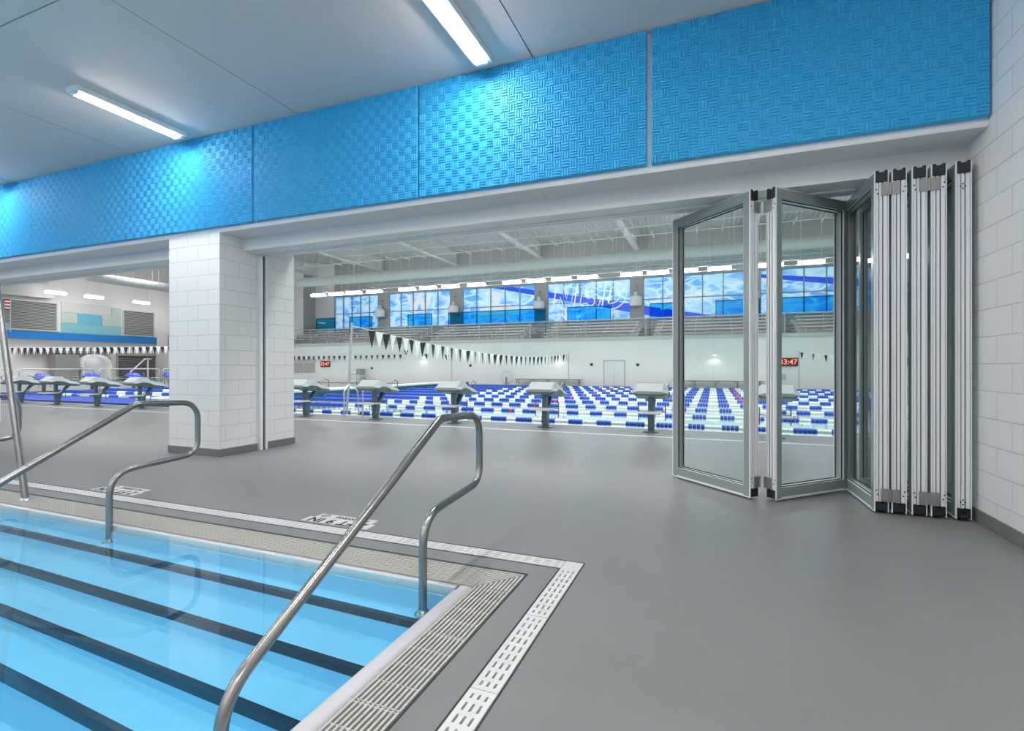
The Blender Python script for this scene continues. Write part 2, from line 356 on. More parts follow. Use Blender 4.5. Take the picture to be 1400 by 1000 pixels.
seams=[XW-.012,-.535,-2.985,-5.43,-7.86,-10.29,-12.72,-15.15,-17.58]
pos_words=['ending at the right-hand block wall, above the folded glass doors','above the middle of the wide opening','above the left end of the wide opening','directly above the white block column','second to the left of the one above the column','half cut off by the left edge of the photo','out of frame past the left edge','farthest out of frame on the left']
pw=panel_mesh(2.41,1.225,.055,30,15)
pmesh=None
for i in range(6):
    x1=seams[i]; x0=seams[i+1]
    gap=.014 if i!=1 else .03
    if pmesh is None:
        o=pw.build('acoustic_panel',M['blue']); pmesh=o
    else:
        o=pmesh.copy(); COL.objects.link(o)
    o.location=(x1-(.0 if i==0 else gap)-2.41,4.734,3.045)
    tag(o,'bright blue basket-weave acoustic panel '+pos_words[i],'acoustic panel','blue acoustic panels')

# ------------------------------------------------------------------ near-room ceiling lights
lamp0=thing('ceiling_light','x','ceiling light',(-2.12,3.95,CZ),0,'surface ceiling lights of the near room')
f=MB(); f.cbox(-.10,.10,-.62,.62,-.062,0,.006); f.build('housing',M['lampw'],lamp0)
f=MB(); prof=[(-.068,-.060),(-.066,-.070),(-.05,-.080),(-.02,-.086),(.02,-.086),(.05,-.080),(.066,-.070),(.068,-.060)]
f.prism(prof,'y',-.58,.545,smooth=True); f.build('lens',M['lens'],lamp0)
f=MB(); f.cbox(-.066,.066,.545,.60,-.092,-.05,.008); f.build('end_cap',M['lampw'],lamp0); MB().cbox(-.066,.066,-.60,-.58,-.092,-.05,.006).build('end_cap',M['lampw'],lamp0)
names={(-2.12,3.95):'long white ceiling light cut off by the top edge of the photo',(-6.50,3.95):'long white ceiling light at upper left, over the second blue panel left of centre',(-10.9,3.95):'long white ceiling light just outside the left edge, washing the leftmost blue panel'}
lamp0['label']=names[(-2.12,3.95)]
for x,y in ((.35,1.7),(.35,-1.3),(.35,-4.2),(.35,-7.1)): dup(lamp0,(x,y,CZ),0,'added ceiling light out of view, brightening the right wall and near deck')  # unseen extra column off the lamp grid, added to light the right side
n=0
for x in (-2.12,-6.50,-10.9,-15.3,-19.5):
    for y in (3.95,.9,-2.3,-5.6,-8.4):
        if (x,y)==(-2.12,3.95): continue
        n+=1
        dup(lamp0,(x,y,CZ),0,names.get((x,y),'long white ceiling light behind the camera, over the near pool'))

# ------------------------------------------------------------------ near pool
PZ=-.005  # water level
XE=-1.30; YE=2.40
# pool shell: stairs with slightly rising apparent treads (refraction), walls and bottom
XL=-14.0
st=[(2.277,-.150,.0148),(2.007,-.290,.0346),(1.722,-.42,.060),(1.465,-.55,.088)]
def zt(k,x):
    y,z,sl=st[k]
    t=min(1,max(0,(-1.3-x)/4.3)); return z+sl*4.3*t*(1-.25*t)*.92
NX=[XE+.0,-2,-3,-4,-5,-6,-7,-9,XL]
f=MB()
def strip(ya,zfa,yb,zfb,m=0):
    for i in range(len(NX)-1):
        a,b=NX[i],NX[i+1]
        f.add([(a,ya,zfa(a)),(b,ya,zfa(b)),(b,yb,zfb(b)),(a,yb,zfb(a))],[(0,1,2,3)],m)
ys_=[2.40]+[s_[0] for s_ in st]
for k in range(4):
    zf=(lambda k: (lambda x: zt(k,x)))(k)
    strip(ys_[k],zf,ys_[k+1],zf)
    lo=(lambda k: (lambda x: zt(k+1,x)))(k) if k<3 else (lambda x:-.66)
    strip(ys_[k+1],zf,ys_[k+1],lo)
    o=f
strip(1.465,lambda x:-.66,1.16,lambda x:-.66); strip(1.16,lambda x:-.66,1.16,lambda x:-.80); strip(1.16,lambda x:-.80,.9,lambda x:-.80)
strip(.9,lambda x:-.80,.9,lambda x:-1.1); strip(.9,lambda x:-1.1,-5.4,lambda x:-1.1)
f.box(XE,-1.0,-5.6,2.73,-1.3,-.045); f.box(XL,XE,2.40,2.62,-1.3,-.045)   # right and far walls
f.box(XL-.4,XL,-5.6,2.4,-1.3,0); f.box(XL,XE,-5.6,-5.4,-1.3,0)
S(f.build('floor_pool_basin',M['plaster']))
f=MB()
for k in range(4):
    for i in range(len(NX)-1):
        a,b=NX[i],NX[i+1]; y=ys_[k+1]; za,zb=zt(k,a),zt(k,b); e=.003; w=.032; h=.036+.006*k
        f.add([(a,y+w,za+e),(b,y+w,zb+e),(b,y-e,zb+e),(a,y-e,za+e),(a,y-e,za-h),(b,y-e,zb-h)],[(0,1,2,3),(3,2,5,4)])
for y,z in ((1.16,-.66),(.9,-.80)):
    f.box(XL,XE,y-.004,y+.035,z-.05,z+.003)
S(f.build('trim_4',M['tile']))
# water
f=MB(); f.add([(XL,-5.4,PZ),(XE+.012,-5.4,PZ),(XE+.012,YE+.032,PZ),(XL,YE+.032,PZ)],[(0,1,2,3)])
w=f.build('pool_water',M['water']); tag(w,'clear light blue water filling the stepped pool in the foreground','water'); w['kind']='stuff'
# coping
def cop_prof(a,b):   # rounded nose at a, outer edge at b
    return [(b,-.045),(b,.001),(b+(a-b)*.35,.005),(a-(a-b)*.25,.002),(a-(a-b)*.06,-.003),(a,-.012),(a,-.06)]
f=MB(); f.prism(cop_prof(-1.30,-1.215),'y',-5.6,2.40,smooth=True)
f.prism([(-1.30,-.06),(-1.30,-.03),(-1.295,-.012),(-1.28,.002),(-1.245,.006),(-1.215,.001),(-1.215,-.045)],'y',2.40,2.455,smooth=True)
f.prism([(2.455,-.045),(2.455,.001),(2.445,.003),(2.435,.001),(2.428,-.004),(2.42,-.02),(2.40,-.06)],'x',XL,-1.30,smooth=True)
tag(f.build('pool_coping',M['coping']),'pale smooth coping nosing along the near pool edge','coping')
# gutter gratings
def grate_mesh(L,W,nb,along_gap,depth=.03,bw=.55,cross=.25):
    f=MB(); p=W/nb
    for i in range(nb):
        f.box(p*i+p*(1-bw)/2,p*i+p*(1+bw)/2,.001,L-.001,-.03,0)
    n=max(1,round(L/cross))
    for j in range(n+1):
        y=.004+(L-.014)*j/n; f.box(p*.2,W-p*.2,y,y+.006,-.03,-.003)
    return f
gr=None; yy=2.48; k=0
f=MB(); f.box(-1.0,-1.215,-5.6,2.73,-.06,-.044); f.box(XL,-1.215,2.455,2.73,-.06,-.044); S(f.build('trim_5',M['dark']))
gside=grate_mesh(.5,.212,10,0,cross=.125,bw=.46)
g0=None
for k in range(12):
    y0=2.48-.5*(k+1)
    if g0 is None: g0=gside.build('gutter_grate',M['grate']); o=g0
    else: o=g0.copy(); COL.objects.link(o)
    o.location=(-1.213,y0,.0)
    tag(o,'long-slotted grey-white gutter grating running towards the camera on the right of the pool','gutter grating','gutter gratings on the right side of the near pool')
f=MB()
for i in range(10):     # mitred corner piece
    p=.0212; a=-1.213+p*i+p*.22; b=-1.213+p*i+p*.78; yo=2.48+(a+1.213)*1.17
    f.box(a,b,2.484,yo+.006,-.03,0)
    f.box(-1.213,b,yo,yo+.012,-.03,0)
tag(f.build('gutter_grate',M['grate']),'mitred corner section of the gutter grating at the pool corner','gutter grating')
gf=grate_mesh(.5,.245,11,0,cross=.045,bw=.42); g1=None
for k in range(21):
    if g1 is None: g1=gf.build('gutter_grate',M['grate']); o=g1
    else: o=g1.copy(); COL.objects.link(o)
    o.rotation_euler=(0,0,PI/2); o.location=(-1.216-.5*k,2.478,0)
    tag(o,'speckled beige gutter grating laid along the far edge of the near pool','gutter grating','gutter gratings on the far side of the near pool')
# slotted white trench drain
def trench_mesh(L,rows):
    f=MB(); W=.108; p=L/rows
    ends=.0
    xsb=[0,.020,.030,.049,.059,.078,.088,W]   # bars between three slots
    for a,b in ((0,.020),(.030,.049),(.059,.078),(.088,W)): f.box(a,b,.002,L-.002,-.022,0)
    for r in range(rows+1):
        hh=.012
        y=min(max(r*p,.002+hh),L-.002-hh)
        f.box(.018,.090,y-hh,y+hh,-.022,-.0004)
    return f
tr=trench_mesh(.60,9); t0=None
for k in range(14):
    if t0 is None: t0=tr.build('trench_grate',M['pvc']); o=t0
    else: o=t0.copy(); COL.objects.link(o)
    o.location=(-.839,2.89-.6*(k+1),.002)
    tag(o,'white slotted trench drain cover running towards the camera on the grey deck','drain cover','white drain covers right of the near pool')
f=MB(); f.box(-.839,-.731,2.89,3.008,-.022,.002)
tag(f.build('trench_grate',M['pvc']),'blank white corner plate of the slotted trench drain','drain cover')
t1=None
for k in range(22):
    if t1 is None: t1=trench_mesh(.60,9).build('trench_grate',M['pvc']); o=t1
    else: o=t1.copy(); COL.objects.link(o)
    o.rotation_euler=(0,0,PI/2); o.location=(-.841-.6*k,2.895,.002)
    tag(o,'white slotted trench drain cover along the far side of the near pool','drain cover','white drain covers beyond the near pool')
f=MB(); f.box(-.84,-.73,-5.6,3.01,-.032,-.028); f.box(-14,-.84,2.89,3.01,-.032,-.028); S(f.build('trim_6',M['grey']))
f=MB(); f.box(-.727,-.721,-5.6,3.016,-.002,.0015); f.box(-.849,-.843,-5.6,2.885,-.002,.0015); f.box(-14,-.721,3.012,3.018,-.002,.0015); f.box(-14,-.85,2.880,2.886,-.002,.0015)
f.box(-.998,-.990,-5.6,2.735,-.002,.0015); f.box(-14,-.99,2.732,2.739,-.002,.0015)
S(f.build('trim_7',M['dark']))

# ------------------------------------------------------------------ handrails
def handrail(x,label):
    t=thing('pool_handrail',label,'handrail',(x,2.32,-.12),0,'stair handrails of the near pool')
    Z=.12
    pts=[(0,-2.05,-.12),(0,-1.75,-.12+Z-.02),(0,.13,.90+Z),(0,.56,.885+Z),(0,.70,.70+Z),(0,.70,.52+Z),(0,.52,.42+Z),(0,.20,.405+Z),(0,0,.20+Z),(0,0,0)]
    pts=[(0,-1.62,-.55+Z),(0,-1.62,-.20+Z),(0,.20,.90+Z),(0,.71,.890+Z),(0,.71,.445+Z),(0,.06,.405+Z),(0,0,0+Z*0)]
    pts[-2]=(0,.05,.40+Z)
    path=fillet([(0,-1.19,-.60+Z),(0,-1.19,.145+Z),(0,.19,.905+Z),(0,.70,.885+Z),(0,.70,.44+Z),(0,.0,.395+Z),(0,0,0)],[.22,.16,.16,.13,.19],9)
    MB().tube(path,.0225,16).build('rail_tube',M['steel'],t)
    MB().lathe([(.045,0),(.045,.006),(.032,.016),(.024,.030)],seg=20).build('escutcheon',M['steel'],t)
    return t
r1=handrail(-1.435,'stainless handrail nearest the camera, looping up beside the pool corner')
dup(r1,(-4.21,2.40,-.12),0,'second stainless handrail, in front of the white block column')
dup(r1,(-6.98,2.40,-.12),0,'third stainless handrail, mostly hidden behind the leaning post at the left edge')
# lifeguard stand, only one leg in view
t=thing('steel_frame_stand','leaning stainless steel leg of a tall frame stand at the left edge','steel stand',(-7.05,2.6,0))
for a,b in (((1.30,0,0),(.54,0,3.1)),((-1.30,0,0),(-.54,0,3.1)),((-1.30,.85,0),(-.54,.35,3.1))):
    l_=MB().tube([a,b],.027,14).build('leg',M['steel'],t)
    MB().lathe([(.05,0),(.05,.006),(.03,.02)],c=(a[0],a[1],0),seg=16).build('foot_plate',M['chrome'],l_)
MB().tube(fillet([(.56,0,3.05),(.50,0,3.22),(-.50,0,3.22),(-.56,0,3.05)],.1,5),.025,12).build('top_bar',M['steel'],t)

# ------------------------------------------------------------------ depth markings
def textmesh(body,size,name='lettering',mat=None,parent=None,outline=0,ext=0,shear=0,spacing=1,bold=0,space_w=1):
    c=bpy.data.curves.new(name,'FONT'); c.body=body; c.size=size; c.align_x='CENTER'; c.align_y='CENTER'; c.shear=shear; c.space_character=spacing; c.offset=bold
    c.resolution_u=6
    if outline: c.fill_mode='NONE'; c.bevel_depth=outline; c.bevel_resolution=1
    elif ext: c.extrude=ext
    o=bpy.data.objects.new(name,c); COL.objects.link(o)
    dg=bpy.context.evaluated_depsgraph_get(); dg.update()
    me=bpy.data.meshes.new_from_object(o.evaluated_get(dg)); me.name=name
    bpy.data.objects.remove(o); bpy.data.curves.remove(c)
    me.materials.clear(); me.materials.append(mat)
    o=bpy.data.objects.new(name,me); COL.objects.link(o)
    if parent: o.parent=parent
    return o
for k,(cx,lab) in enumerate([(-2.68,'white depth marking with black 2 FT 9 IN behind the nearest handrail'),(-5.33,'white depth marking on the deck behind the second handrail')]):
    t=thing('depth_marking',lab,'deck marking',(cx,3.05,0),0,'depth markings on the deck')
    f=MB(); f.box(-.31,.31,0,.105,0,.003); f.box(-.27,.27,.108,.20,0,.003); f.build('plate',M['pvc'],t)
    o=textmesh('2 FT 9 IN',.125,mat=M['black'],parent=t,ext=.0006,spacing=1.08,bold=.004); o.location=(0,.052,.0035); o.rotation_euler=(0,0,PI)
    o=textmesh('NO DIVING',.060,mat=M['black'],parent=t,ext=.0006,bold=.0015); o.location=(.06,.155,.0035); o.rotation_euler=(0,0,PI)
    f=MB(); n=20
    for i in range(n):
        a,b=2*PI*i/n,2*PI*(i+1)/n
        f.add([(-.2+.036*math.cos(a),.155+.036*math.sin(a),.0042),(-.2+.036*math.cos(b),.155+.036*math.sin(b),.0042),(-.2+.028*math.cos(b),.155+.028*math.sin(b),.0042),(-.2+.028*math.cos(a),.155+.028*math.sin(a),.0042)],[(0,1,2,3)])
    f.add([(-.225,.135,.0042),(-.218,.130,.0042),(-.175,.175,.0042),(-.182,.180,.0042)],[(0,1,2,3)])
    f.box(-.205,-.198,.14,.172,.003,.0044)
    f.build('no_diving_symbol',M['black'],t)

# ------------------------------------------------------------------ folding glass doors
def door_panel(p0,p1,inner,label,W=1.0,hinge=True,wheel=False,wide=.05):
    """p0 = front edge centre, p1 = direction point; inner = side (+1/-1 local y) that meets its hinged neighbour at the front"""
    d=Vector((p1[0]-p0[0],p1[1]-p0[1])); W=d.length; rz=math.atan2(d.y,d.x)
    t=thing('folding_glass_door',label,'folding glass door',(p0[0],p0[1],0),rz,'folding glass door leaves')
    T=wide; Z0,Z1=.014,2.795; SW=.075
    def stile(x0,sgn):
        # flanged, grooved edge profile; sgn=+1: edge face looks to -x
        f=MB(); X=lambda a:x0+sgn*a
        f.box(X(.012),X(SW),-T+.007,T-.007,Z0+.08,Z1-.09)
        f.box(X(.0),X(SW),T-.007,T,Z0,Z1); f.box(X(.0),X(SW),-T,-T+.007,Z0,Z1)
        f.box(X(.060),X(SW),-T+.007,T-.007,Z0,Z1)
        for a,b in ((-T+.013,-.013),(-.005,.012),(.022,T-.013)): f.cbox(min(X(.001),X(.014)),max(X(.001),X(.014)),a,b,Z0+.085,Z1-.10,.0015)
        o=f.build('stile',M['alu'],t)
        g=MB(); g.box(X(.009),X(.0125),-.014,-.004,Z0+.08,Z1-.09); g.box(X(.009),X(.0125),.016,.024,Z0+.08,Z1-.09); g.build('gasket',M['gasket'],o)
        for za,zb in ((Z1-.088,Z1-.012),(Z0+.012,Z0+.072)):
            c=MB(); xa,xb=sorted((X(-.004),X(.058)))
            q_=T-.009; zc=zb+.014
            c.prism([(-q_,za),(q_,za),(q_,zc-.004),(q_-.008,zc),(q_-.018,zc),(q_-.024,zb),(-q_+.024,zb),(-q_+.018,zc),(-q_+.008,zc),(-q_,zc-.004)],'x',xa,xb)
            c.build('end_cap',M['cap'],o)
        return o
    fs=stile(0,1); stile(W,-1)
    f=MB(); a,b=SW,W-SW
    f.cbox(a-.002,b+.002,-T+.001,T-.001,Z1-.10,Z1-.005,.003); f.build('top_rail',M['alu'],t)
    f=MB(); f.cbox(a-.002,b+.002,-T+.001,T-.001,Z0,Z0+.105,.003); f.box(a,b,-T-.002,T+.002,Z0+.002,Z0+.022); f.build('bottom_rail',M['alu'],t)
    f=MB(); e=.006
    for s_ in (1,-1):
        y0,y1=sorted((s_*(T-.022),s_*(T-.016)))
        f.box(a,b,y0,y1,Z0+.105,Z0+.113); f.box(a,b,y0,y1,Z1-.108,Z1-.10); f.box(a,a+.008,y0,y1,Z0+.113,Z1-.108); f.box(b-.008,b,y0,y1,Z0+.113,Z1-.108)
    f.build('glazing_bead',M['gasket'],t)
    MB().box(a-.01,b+.01,-.005,.005,Z0+.095,Z1-.09).build('glass_pane',M['glass'],t)
    e=.013
    for s_ in (1,-1):
        y0,y1=sorted((s_*(T-.001),s_*(T+.0015)))
        if True:
            MB().box(e,SW-.003,y0,y1,Z0+e,Z1-e).build('frame_face',M['face'],t); MB().box(W-SW+.003,W-e,y0,y1,Z0+e,Z1-e).build('frame_face',M['face'],t)
            MB().box(SW-.003,W-SW+.003,y0,y1,Z0+.024,Z0+.104).build('frame_face',M['face'],t); MB().box(SW-.003,W-SW+.003,y0,y1,Z1-.099,Z1-e).build('frame_face',M['face'],t)
    if hinge:
        for za in (.105,2.59):
            h=MB(); y0,y1=sorted((inner*(T-.056),inner*(T+.012))); h.cbox(-.007,-.001,y0,y1,za,za+.10,.001)
            h.tube([(-.009,inner*(T+.012),za),(-.009,inner*(T+.012),za+.10)],.007,10)
            for dz in (.02,.05,.08):
                h.tube([(-.006,inner*(T-.022),za+dz),(-.0085,inner*(T-.022),za+dz)],.004,8)
            h.build('hinge',M['hinge'],fs)
    sc=MB()
    for za in (.145,2.60):
        if hinge:
            for q,(dy,dz) in enumerate(((-.036,.045),(-.027,.01))):
                sc.tube([(.0015,inner*dy,za+dz),(-.0008,inner*dy,za+dz)],.0062,8)
        else:
            for dy,dz in ((-.014,0),(.014,0),(0,.018),(0,-.018)): sc.tube([(.0015,dy+.006,za+dz),(-.0008,dy+.006,za+dz)],.0062,8)
    sc.build('screw_holes',M['gasket'],fs)
    if wheel:
        wv=MB(); wv.tube([(.02,-.022,.030),(.02,.022,.030)],.028,16); wv.build('guide_roller',M['cap'],t)
        wv=MB(); wv.box(-.004,.05,-.032,.032,.05,.075); wv.build('roller_bracket',M['hinge'],t)
    return t
F=4.965
door_panel((.345,5.045),(-.375,5.775),-1,'leftmost open glass door leaf, angled back to the left with its free edge outward')
door_panel((.480,5.045),(1.180,5.755),1,'second glass door leaf, hinged to the leftmost one and angled back to the right')
door_panel((1.274,4.93),(1.235,5.83),-1,'third glass door leaf, first of the tightly folded stack')
door_panel((1.393,4.93),(1.385,5.90),1,'fourth glass door leaf, hinged to the third at its front edge')
door_panel((1.526,4.93),(1.515,5.90),-1,'fifth glass door leaf, in the middle of the folded stack')
door_panel((1.650,4.93),(1.640,5.90),1,'sixth glass door leaf, hinged to the fifth at its front edge')
door_panel((1.805,4.93),(1.795,5.90),1,'last glass door leaf, against the right-hand block wall, with a floor roller',hinge=False,wheel=True)
door_panel((-14.30,6.02),(-14.36,5.05),-1,'glass door leaf folded at the far left opening, its black end cap by the photo edge',hinge=False)
door_panel((-14.55,6.05),(-14.61,5.05),1,'second folded glass door leaf of the far left opening, outside the photo',hinge=False)

# ------------------------------------------------------------------ SETTING: big pool hall
PY=10.1; HZ=0.0; CX0,CX1=-49,14
f=MB(); f.box(CX0-1,CX1,6.07,PY,-.3,0); f.box(9.6,CX1,PY,38,-.3,0); f.box(CX0-1,-30.5,PY,38,-.3,0); f.box(-30.5,9.6,30.9,32.0,-.3,0)
S(f.build('floor_hall_deck',M['deck2']))
f=MB(); f.box(-30.6,9.7,PY-.1,31,-1.4,-1.2); f.box(-30.6,9.7,PY-.15,PY,-1.2,-.01); f.box(-30.6,9.7,30.9,31,-1.2,-.01); f.box(-30.7,-30.5,PY,31,-1.2,-.01); f.box(9.6,9.8,PY,31,-1.2,-.01)
S(f.build('floor_hall_basin',M['plaster2']))
f=MB(); f.add([(-30.5,PY,-.02),(9.6,PY,-.02),(9.6,30.9,-.02),(-30.5,30.9,-.02)],[(0,1,2,3)])
w=f.build('hall_pool_water',M['water2']); tag(w,'pale aqua water of the big competition pool beyond the doors','water'); w['kind']='stuff'
f=MB(); f.box(-30.5,9.6,8.89,8.955,.0,.004); tag(f.build('deck_drain',M['pvc']),'thin white drain strip across the grey deck before the big pool','drain strip')
f=MB(); f.box(-30.5,9.6,PY-.06,PY,-.01,.004); tag(f.build('pool_edge_tile',M['pvc']),'thin pale edge tile along the big pool','pool edge')
f=MB(); f.box(CX0-1,CX1,32.0,38.3,0,2.9); S(f.build('wall_hall_far',M['hallwhite']))
f=MB(); f.box(CX0-1,CX1,31.9,38.3,2.9,3.10); S(f.build('floor_mezzanine',M['slab']))
# window wall
wins=[(-33.1,-28.2),(-27.0,-20.8),(-19.6,-13.2),(-12.1,-5.7),(-4.74,2.0),(2.99,9.42)]
f=MB(); f.box(CX0-1,-35.4,36.4,38.3,3.1,11); f.box(-35.4,-33.1,38.0,38.3,3.1,11); f.box(9.42,CX1,38,38.3,3.1,11)
for i in range(5): f.box(wins[i][1],wins[i+1][0],38,38.3,4.74,7.78)
f.box(-33.1,9.42,38,38.3,3.1,4.74); f.box(-33.1,9.42,38,38.3,7.78,11)
S(f.build('wall_hall_upper',M['pgrey']))  # grey set darker to carry the dimness of this wall in its colour
f=MB(); f.box(-49.9,-35.38,36.35,36.4,3.1,11); f.box(-35.4,-33.15,37.95,38.0,3.1,11); S(f.build('wall_hall_corner',M['hallwhite']))
for i,(a,b) in enumerate(wins):
    t=bpy.data.objects.new('window_%d'%(i+1),None); COL.objects.link(t); S(t)
    MB().box(a,b,38.1,38.13,4.74,7.78).build('pane',M['mural'],t)
    f=MB()
    nm=5
    for k in range(nm+1):
        x=a+(b-a)*k/nm; f.box(x-.035,x+.035,37.98,38.1,4.74,7.78)
    for z in (4.78,6.16,7.74): f.box(a,b,37.98,38.1,z-.035,z+.035)
    f.build('window_frame',M['mull'],t)
def wallmark(o,x,z,y=38.085):
    o.location=(x,y,z); o.rotation_euler=(PI/2,0,0); return o
t=thing('window_lettering','large outlined NISD lettering on the fourth window mural','lettering',(-8.90,37.96,6.56))
# block letters drawn as outlines: lists of closed contours in letter units (height 1)
def arcp(cx,cz,rx,rz,a0,a1,n=9): return [(cx+rx*math.cos(math.radians(a0+(a1-a0)*k/n)),cz+rz*math.sin(math.radians(a0+(a1-a0)*k/n))) for k in range(n+1)]
LET={'N':(0,[[(0,0),(0,1),(.27,1),(.53,.45),(.53,1),(.77,1),(.77,0),(.52,0),(.24,.55),(.24,0)]]),
 'I':(.90,[[(0,0),(0,1),(.25,1),(.25,0)]]),
 'S':(1.26,[arcp(.36,.70,.36,.30,30,240,10)+[(.36,.46)]+arcp(.36,.30,.13,.14,80,-90,5)[1:]+arcp(.33,.30,.16,.14,-100,-160,3)+arcp(.35,.30,.36,.30,190,360,9)+arcp(.35,.33,.36,.27,5,70,4)+arcp(.38,.70,.12,.13,250,60,6)+[(.50,.75)]]),
 'D':(2.08,[[(0,0),(0,1),(.42,1)]+arcp(.42,.5,.50,.5,85,-85,12)+[(.42,0)],[(.24,.22),(.24,.78),(.40,.78)]+arcp(.40,.5,.26,.28,80,-80,8)+[(.40,.22)]])}
HL=2.02; WL=1.86
for ch,(dx,cons) in LET.items():
    f=MB()
    for c_ in cons:
        p_=[Vector(((-1.5+dx+x)*WL+z*.34-.02,0,(z-.5)*HL)) for x,z in c_]; p_=p_+[p_[0],p_[1]]
        f.tube(p_,.050,6)
    f.build('letter',M['letter'],t)
o=wallmark(textmesh('SWIM & DIVE',.68,name='window_lettering',mat=M['letter'],ext=.01,spacing=1.28,bold=.02),-8.9,5.14,37.955); tag(o,'white SWIM & DIVE lettering under the large NISD letters','lettering')
o=wallmark(textmesh('Eagles',1.5,name='window_lettering',mat=M['letter'],outline=.05,shear=.45,spacing=.95),-2.0,6.15); o.rotation_euler=(PI/2,math.radians(-12),0); tag(o,'slanted white script on the fifth window mural','lettering')
o=wallmark(textmesh('W',2.2,name='window_lettering',mat=M['letter'],ext=.01,bold=.12),-23.9,6.6); tag(o,'pale block letter crest on the second window mural','lettering')
# pale bird-like sweep on third window
f=MB(); pts=[(-17.9,7.3),(-17.3,7.45),(-16.6,7.35),(-16.2,7.0),(-16.25,6.6),(-16.6,6.3),(-15.4,6.35),(-14.8,5.9),(-15.0,5.3),(-17.6,5.15),(-18.8,5.3),(-18.0,5.7),(-18.1,6.0),(-17.4,6.1),(-16.9,6.6),(-16.9,6.95),(-17.3,7.1)]
f.prism(pts,'y',38.08,38.095); tag(f.build('window_figure',M['letter']),'pale curved swan-like figure on the third window mural','lettering')
# tinted guard panes above the seating
for i,(a,b) in enumerate([(-34.45,-32.2),(-30.6,-28.1),(-24.4,-22.0),(-20.45,-11.95),(-10.25,-6.95),(-4.2,-1.9),(.15,2.9),(3.75,7.15)]):
    t=thing('glass_screen','%s blue tinted glass screen from the left above the seating'%ORD[i],'glass screen',((a+b)/2,37,3.1),0,'blue glass screens in front of the mural windows')
    w_=(b-a)/2
    MB().box(-w_,w_,-.01,.01,1.55,2.55).build('pane',M['bluegl'],t)
    f=MB(); f.box(-w_,w_,-.03,.03,2.55,2.62); f.box(-w_,-w_+.05,-.03,.03,0,2.55); f.box(w_-.05,w_,-.03,.03,0,2.55); f.build('frame',M['navy'],t)
# wall lamps between windows
for i,x in enumerate((-27.62,-20.2,-12.65,-5.2,2.5)):
    t=thing('wall_speaker','white bell-shaped fitting glowing on the %s grey pillar from the left'%ORD[i],'wall fitting',(x-.05,37.55,6.2),0,'white fittings on the pillars between windows')
    MB().lathe([(.42,-.55),(.44,-.5),(.44,.05),(.36,.16),(.14,.22),(.12,.45),(.06,.5)],seg=18).build('shade',M['lampw'],t)
    f=MB(); f.tube([(0,0,.45),(0,0,.75),(0,.1,.95),(0,.45,.95)],.035,8); f.build('bracket',M['rail'],t)
# bleachers per bay
for i,(a,b) in enumerate([(-35.2,-29.6),(-28.6,-21.4),(-20.2,-12.6),(-11.0,-4.6),(-3.6,3.6),(4.6,12.5)]):
    t=thing('bleacher_section','%s bank of grey bleacher seats from the left on the balcony'%ORD[i],'bleachers',((a+b)/2,33.0,3.1),0,'bleachers on the balcony')
    w_=(b-a)/2; f=MB()
    for j in range(5): f.box(-w_,w_,j*.78,j*.78+.78,0,.04+.27*j)
    f.build('stepped_platform',M['seat'],t)
    for j in range(5):
        f=MB(); f.cbox(-w_+.1,w_-.1,j*.78+.25,j*.78+.62,.27*j+.40,.27*j+.45,.01)
        nb=4
        for q in range(nb): x=-w_+.4+(2*w_-.8)*q/(nb-1); f.box(x-.015,x+.015,j*.78+.45,j*.78+.55,.27*j,.27*j+.40)
        f.build('bench',M['seatl'],t)
# balcony guard rail per bay
for i in range(8):
    a=-47.6+i*7.6
    t=thing('guard_railing','%s bay from the left of the thin grey balcony guard railing'%ORD[i],'railing',(a,32.1,3.1),0,'balcony guard railing bays')
    f=MB(); f.box(.02,7.58,-.03,.03,1.10,1.15); f.build('top_bar',M['rail'],t)
    f=MB()
    for z in (.15,.33,.51,.69,.87): f.tube([(0.02,0,z),(7.58,0,z)],.010,6)
    f.build('cables',M['rail'],t)
    for q in range(4): MB().box(.04+q*1.9-.022,.04+q*1.9+.022,-.03,.03,0,1.1).build('post',M['rail'],t)
# roof
f=MB(); f.box(CX0-1,CX1,6.07,38.3,10.9,11.05); S(f.build('ceiling_hall',M['deckroof']))
f=MB(); f.box(CX1,CX1+.3,6.07,38.3,0,11); S(f.build('wall_hall_right',M['hallwhite']))
bx=[-50+0.0]
for i,x in enumerate((-42.5,-35.1,-27.6,-20.2,-12.7,-5.2,2.3,9.8)):
    f=MB(); f.box(x-.22,x+.22,6.1,37.95,9.82,9.88); f.box(x-.03,x+.03,6.1,37.95,9.88,10.84); f.box(x-.22,x+.22,6.1,37.95,10.84,10.89)
    tag(f.build('roof_beam',M['beam']),'grey steel roof beam, %s from the left, running back to the mural windows'%ORD[i],'roof beam','roof beams of the big hall')
# round duct, pipes
t=thing('air_duct','long pale round air duct hung under the roof above the lamp row','air duct',(0,28.6,7.36))
MB().tube([(-28.2,0,0),(14,0,0)],.325,20).build('duct_run',M['duct'],t)
f=MB()
for x in range(-27,14,3): MB().tube([(x,0,0),(x+.06,0,0)],.345,20).build('band',M['duct'],t)
for x in range(-26,14,3): MB().tube([(x,-.34,0),(x,-.34,3.5)],.012,6).build('hanger_rod',M['lpipe'],t)
t=thing('ceiling_pipe','thin blue-grey pipe pair running just below the round duct','pipe',(0,28.9,6.88))
MB().tube([(-22.5,0,0),(14,0,0)],.045,8).build('pipe_run',M['bpipe'],t); MB().tube([(-18.5,.3,-.12),(14,.3,-.12)],.03,8).build('pipe_run',M['bpipe'],t)
for x in range(-22,14,3): MB().box(x-.02,x+.02,-.1,.4,-.16,-.12).tube([(x,.15,-.12),(x,.15,3.95)],.010,6).build('hanger',M['lpipe'],t)
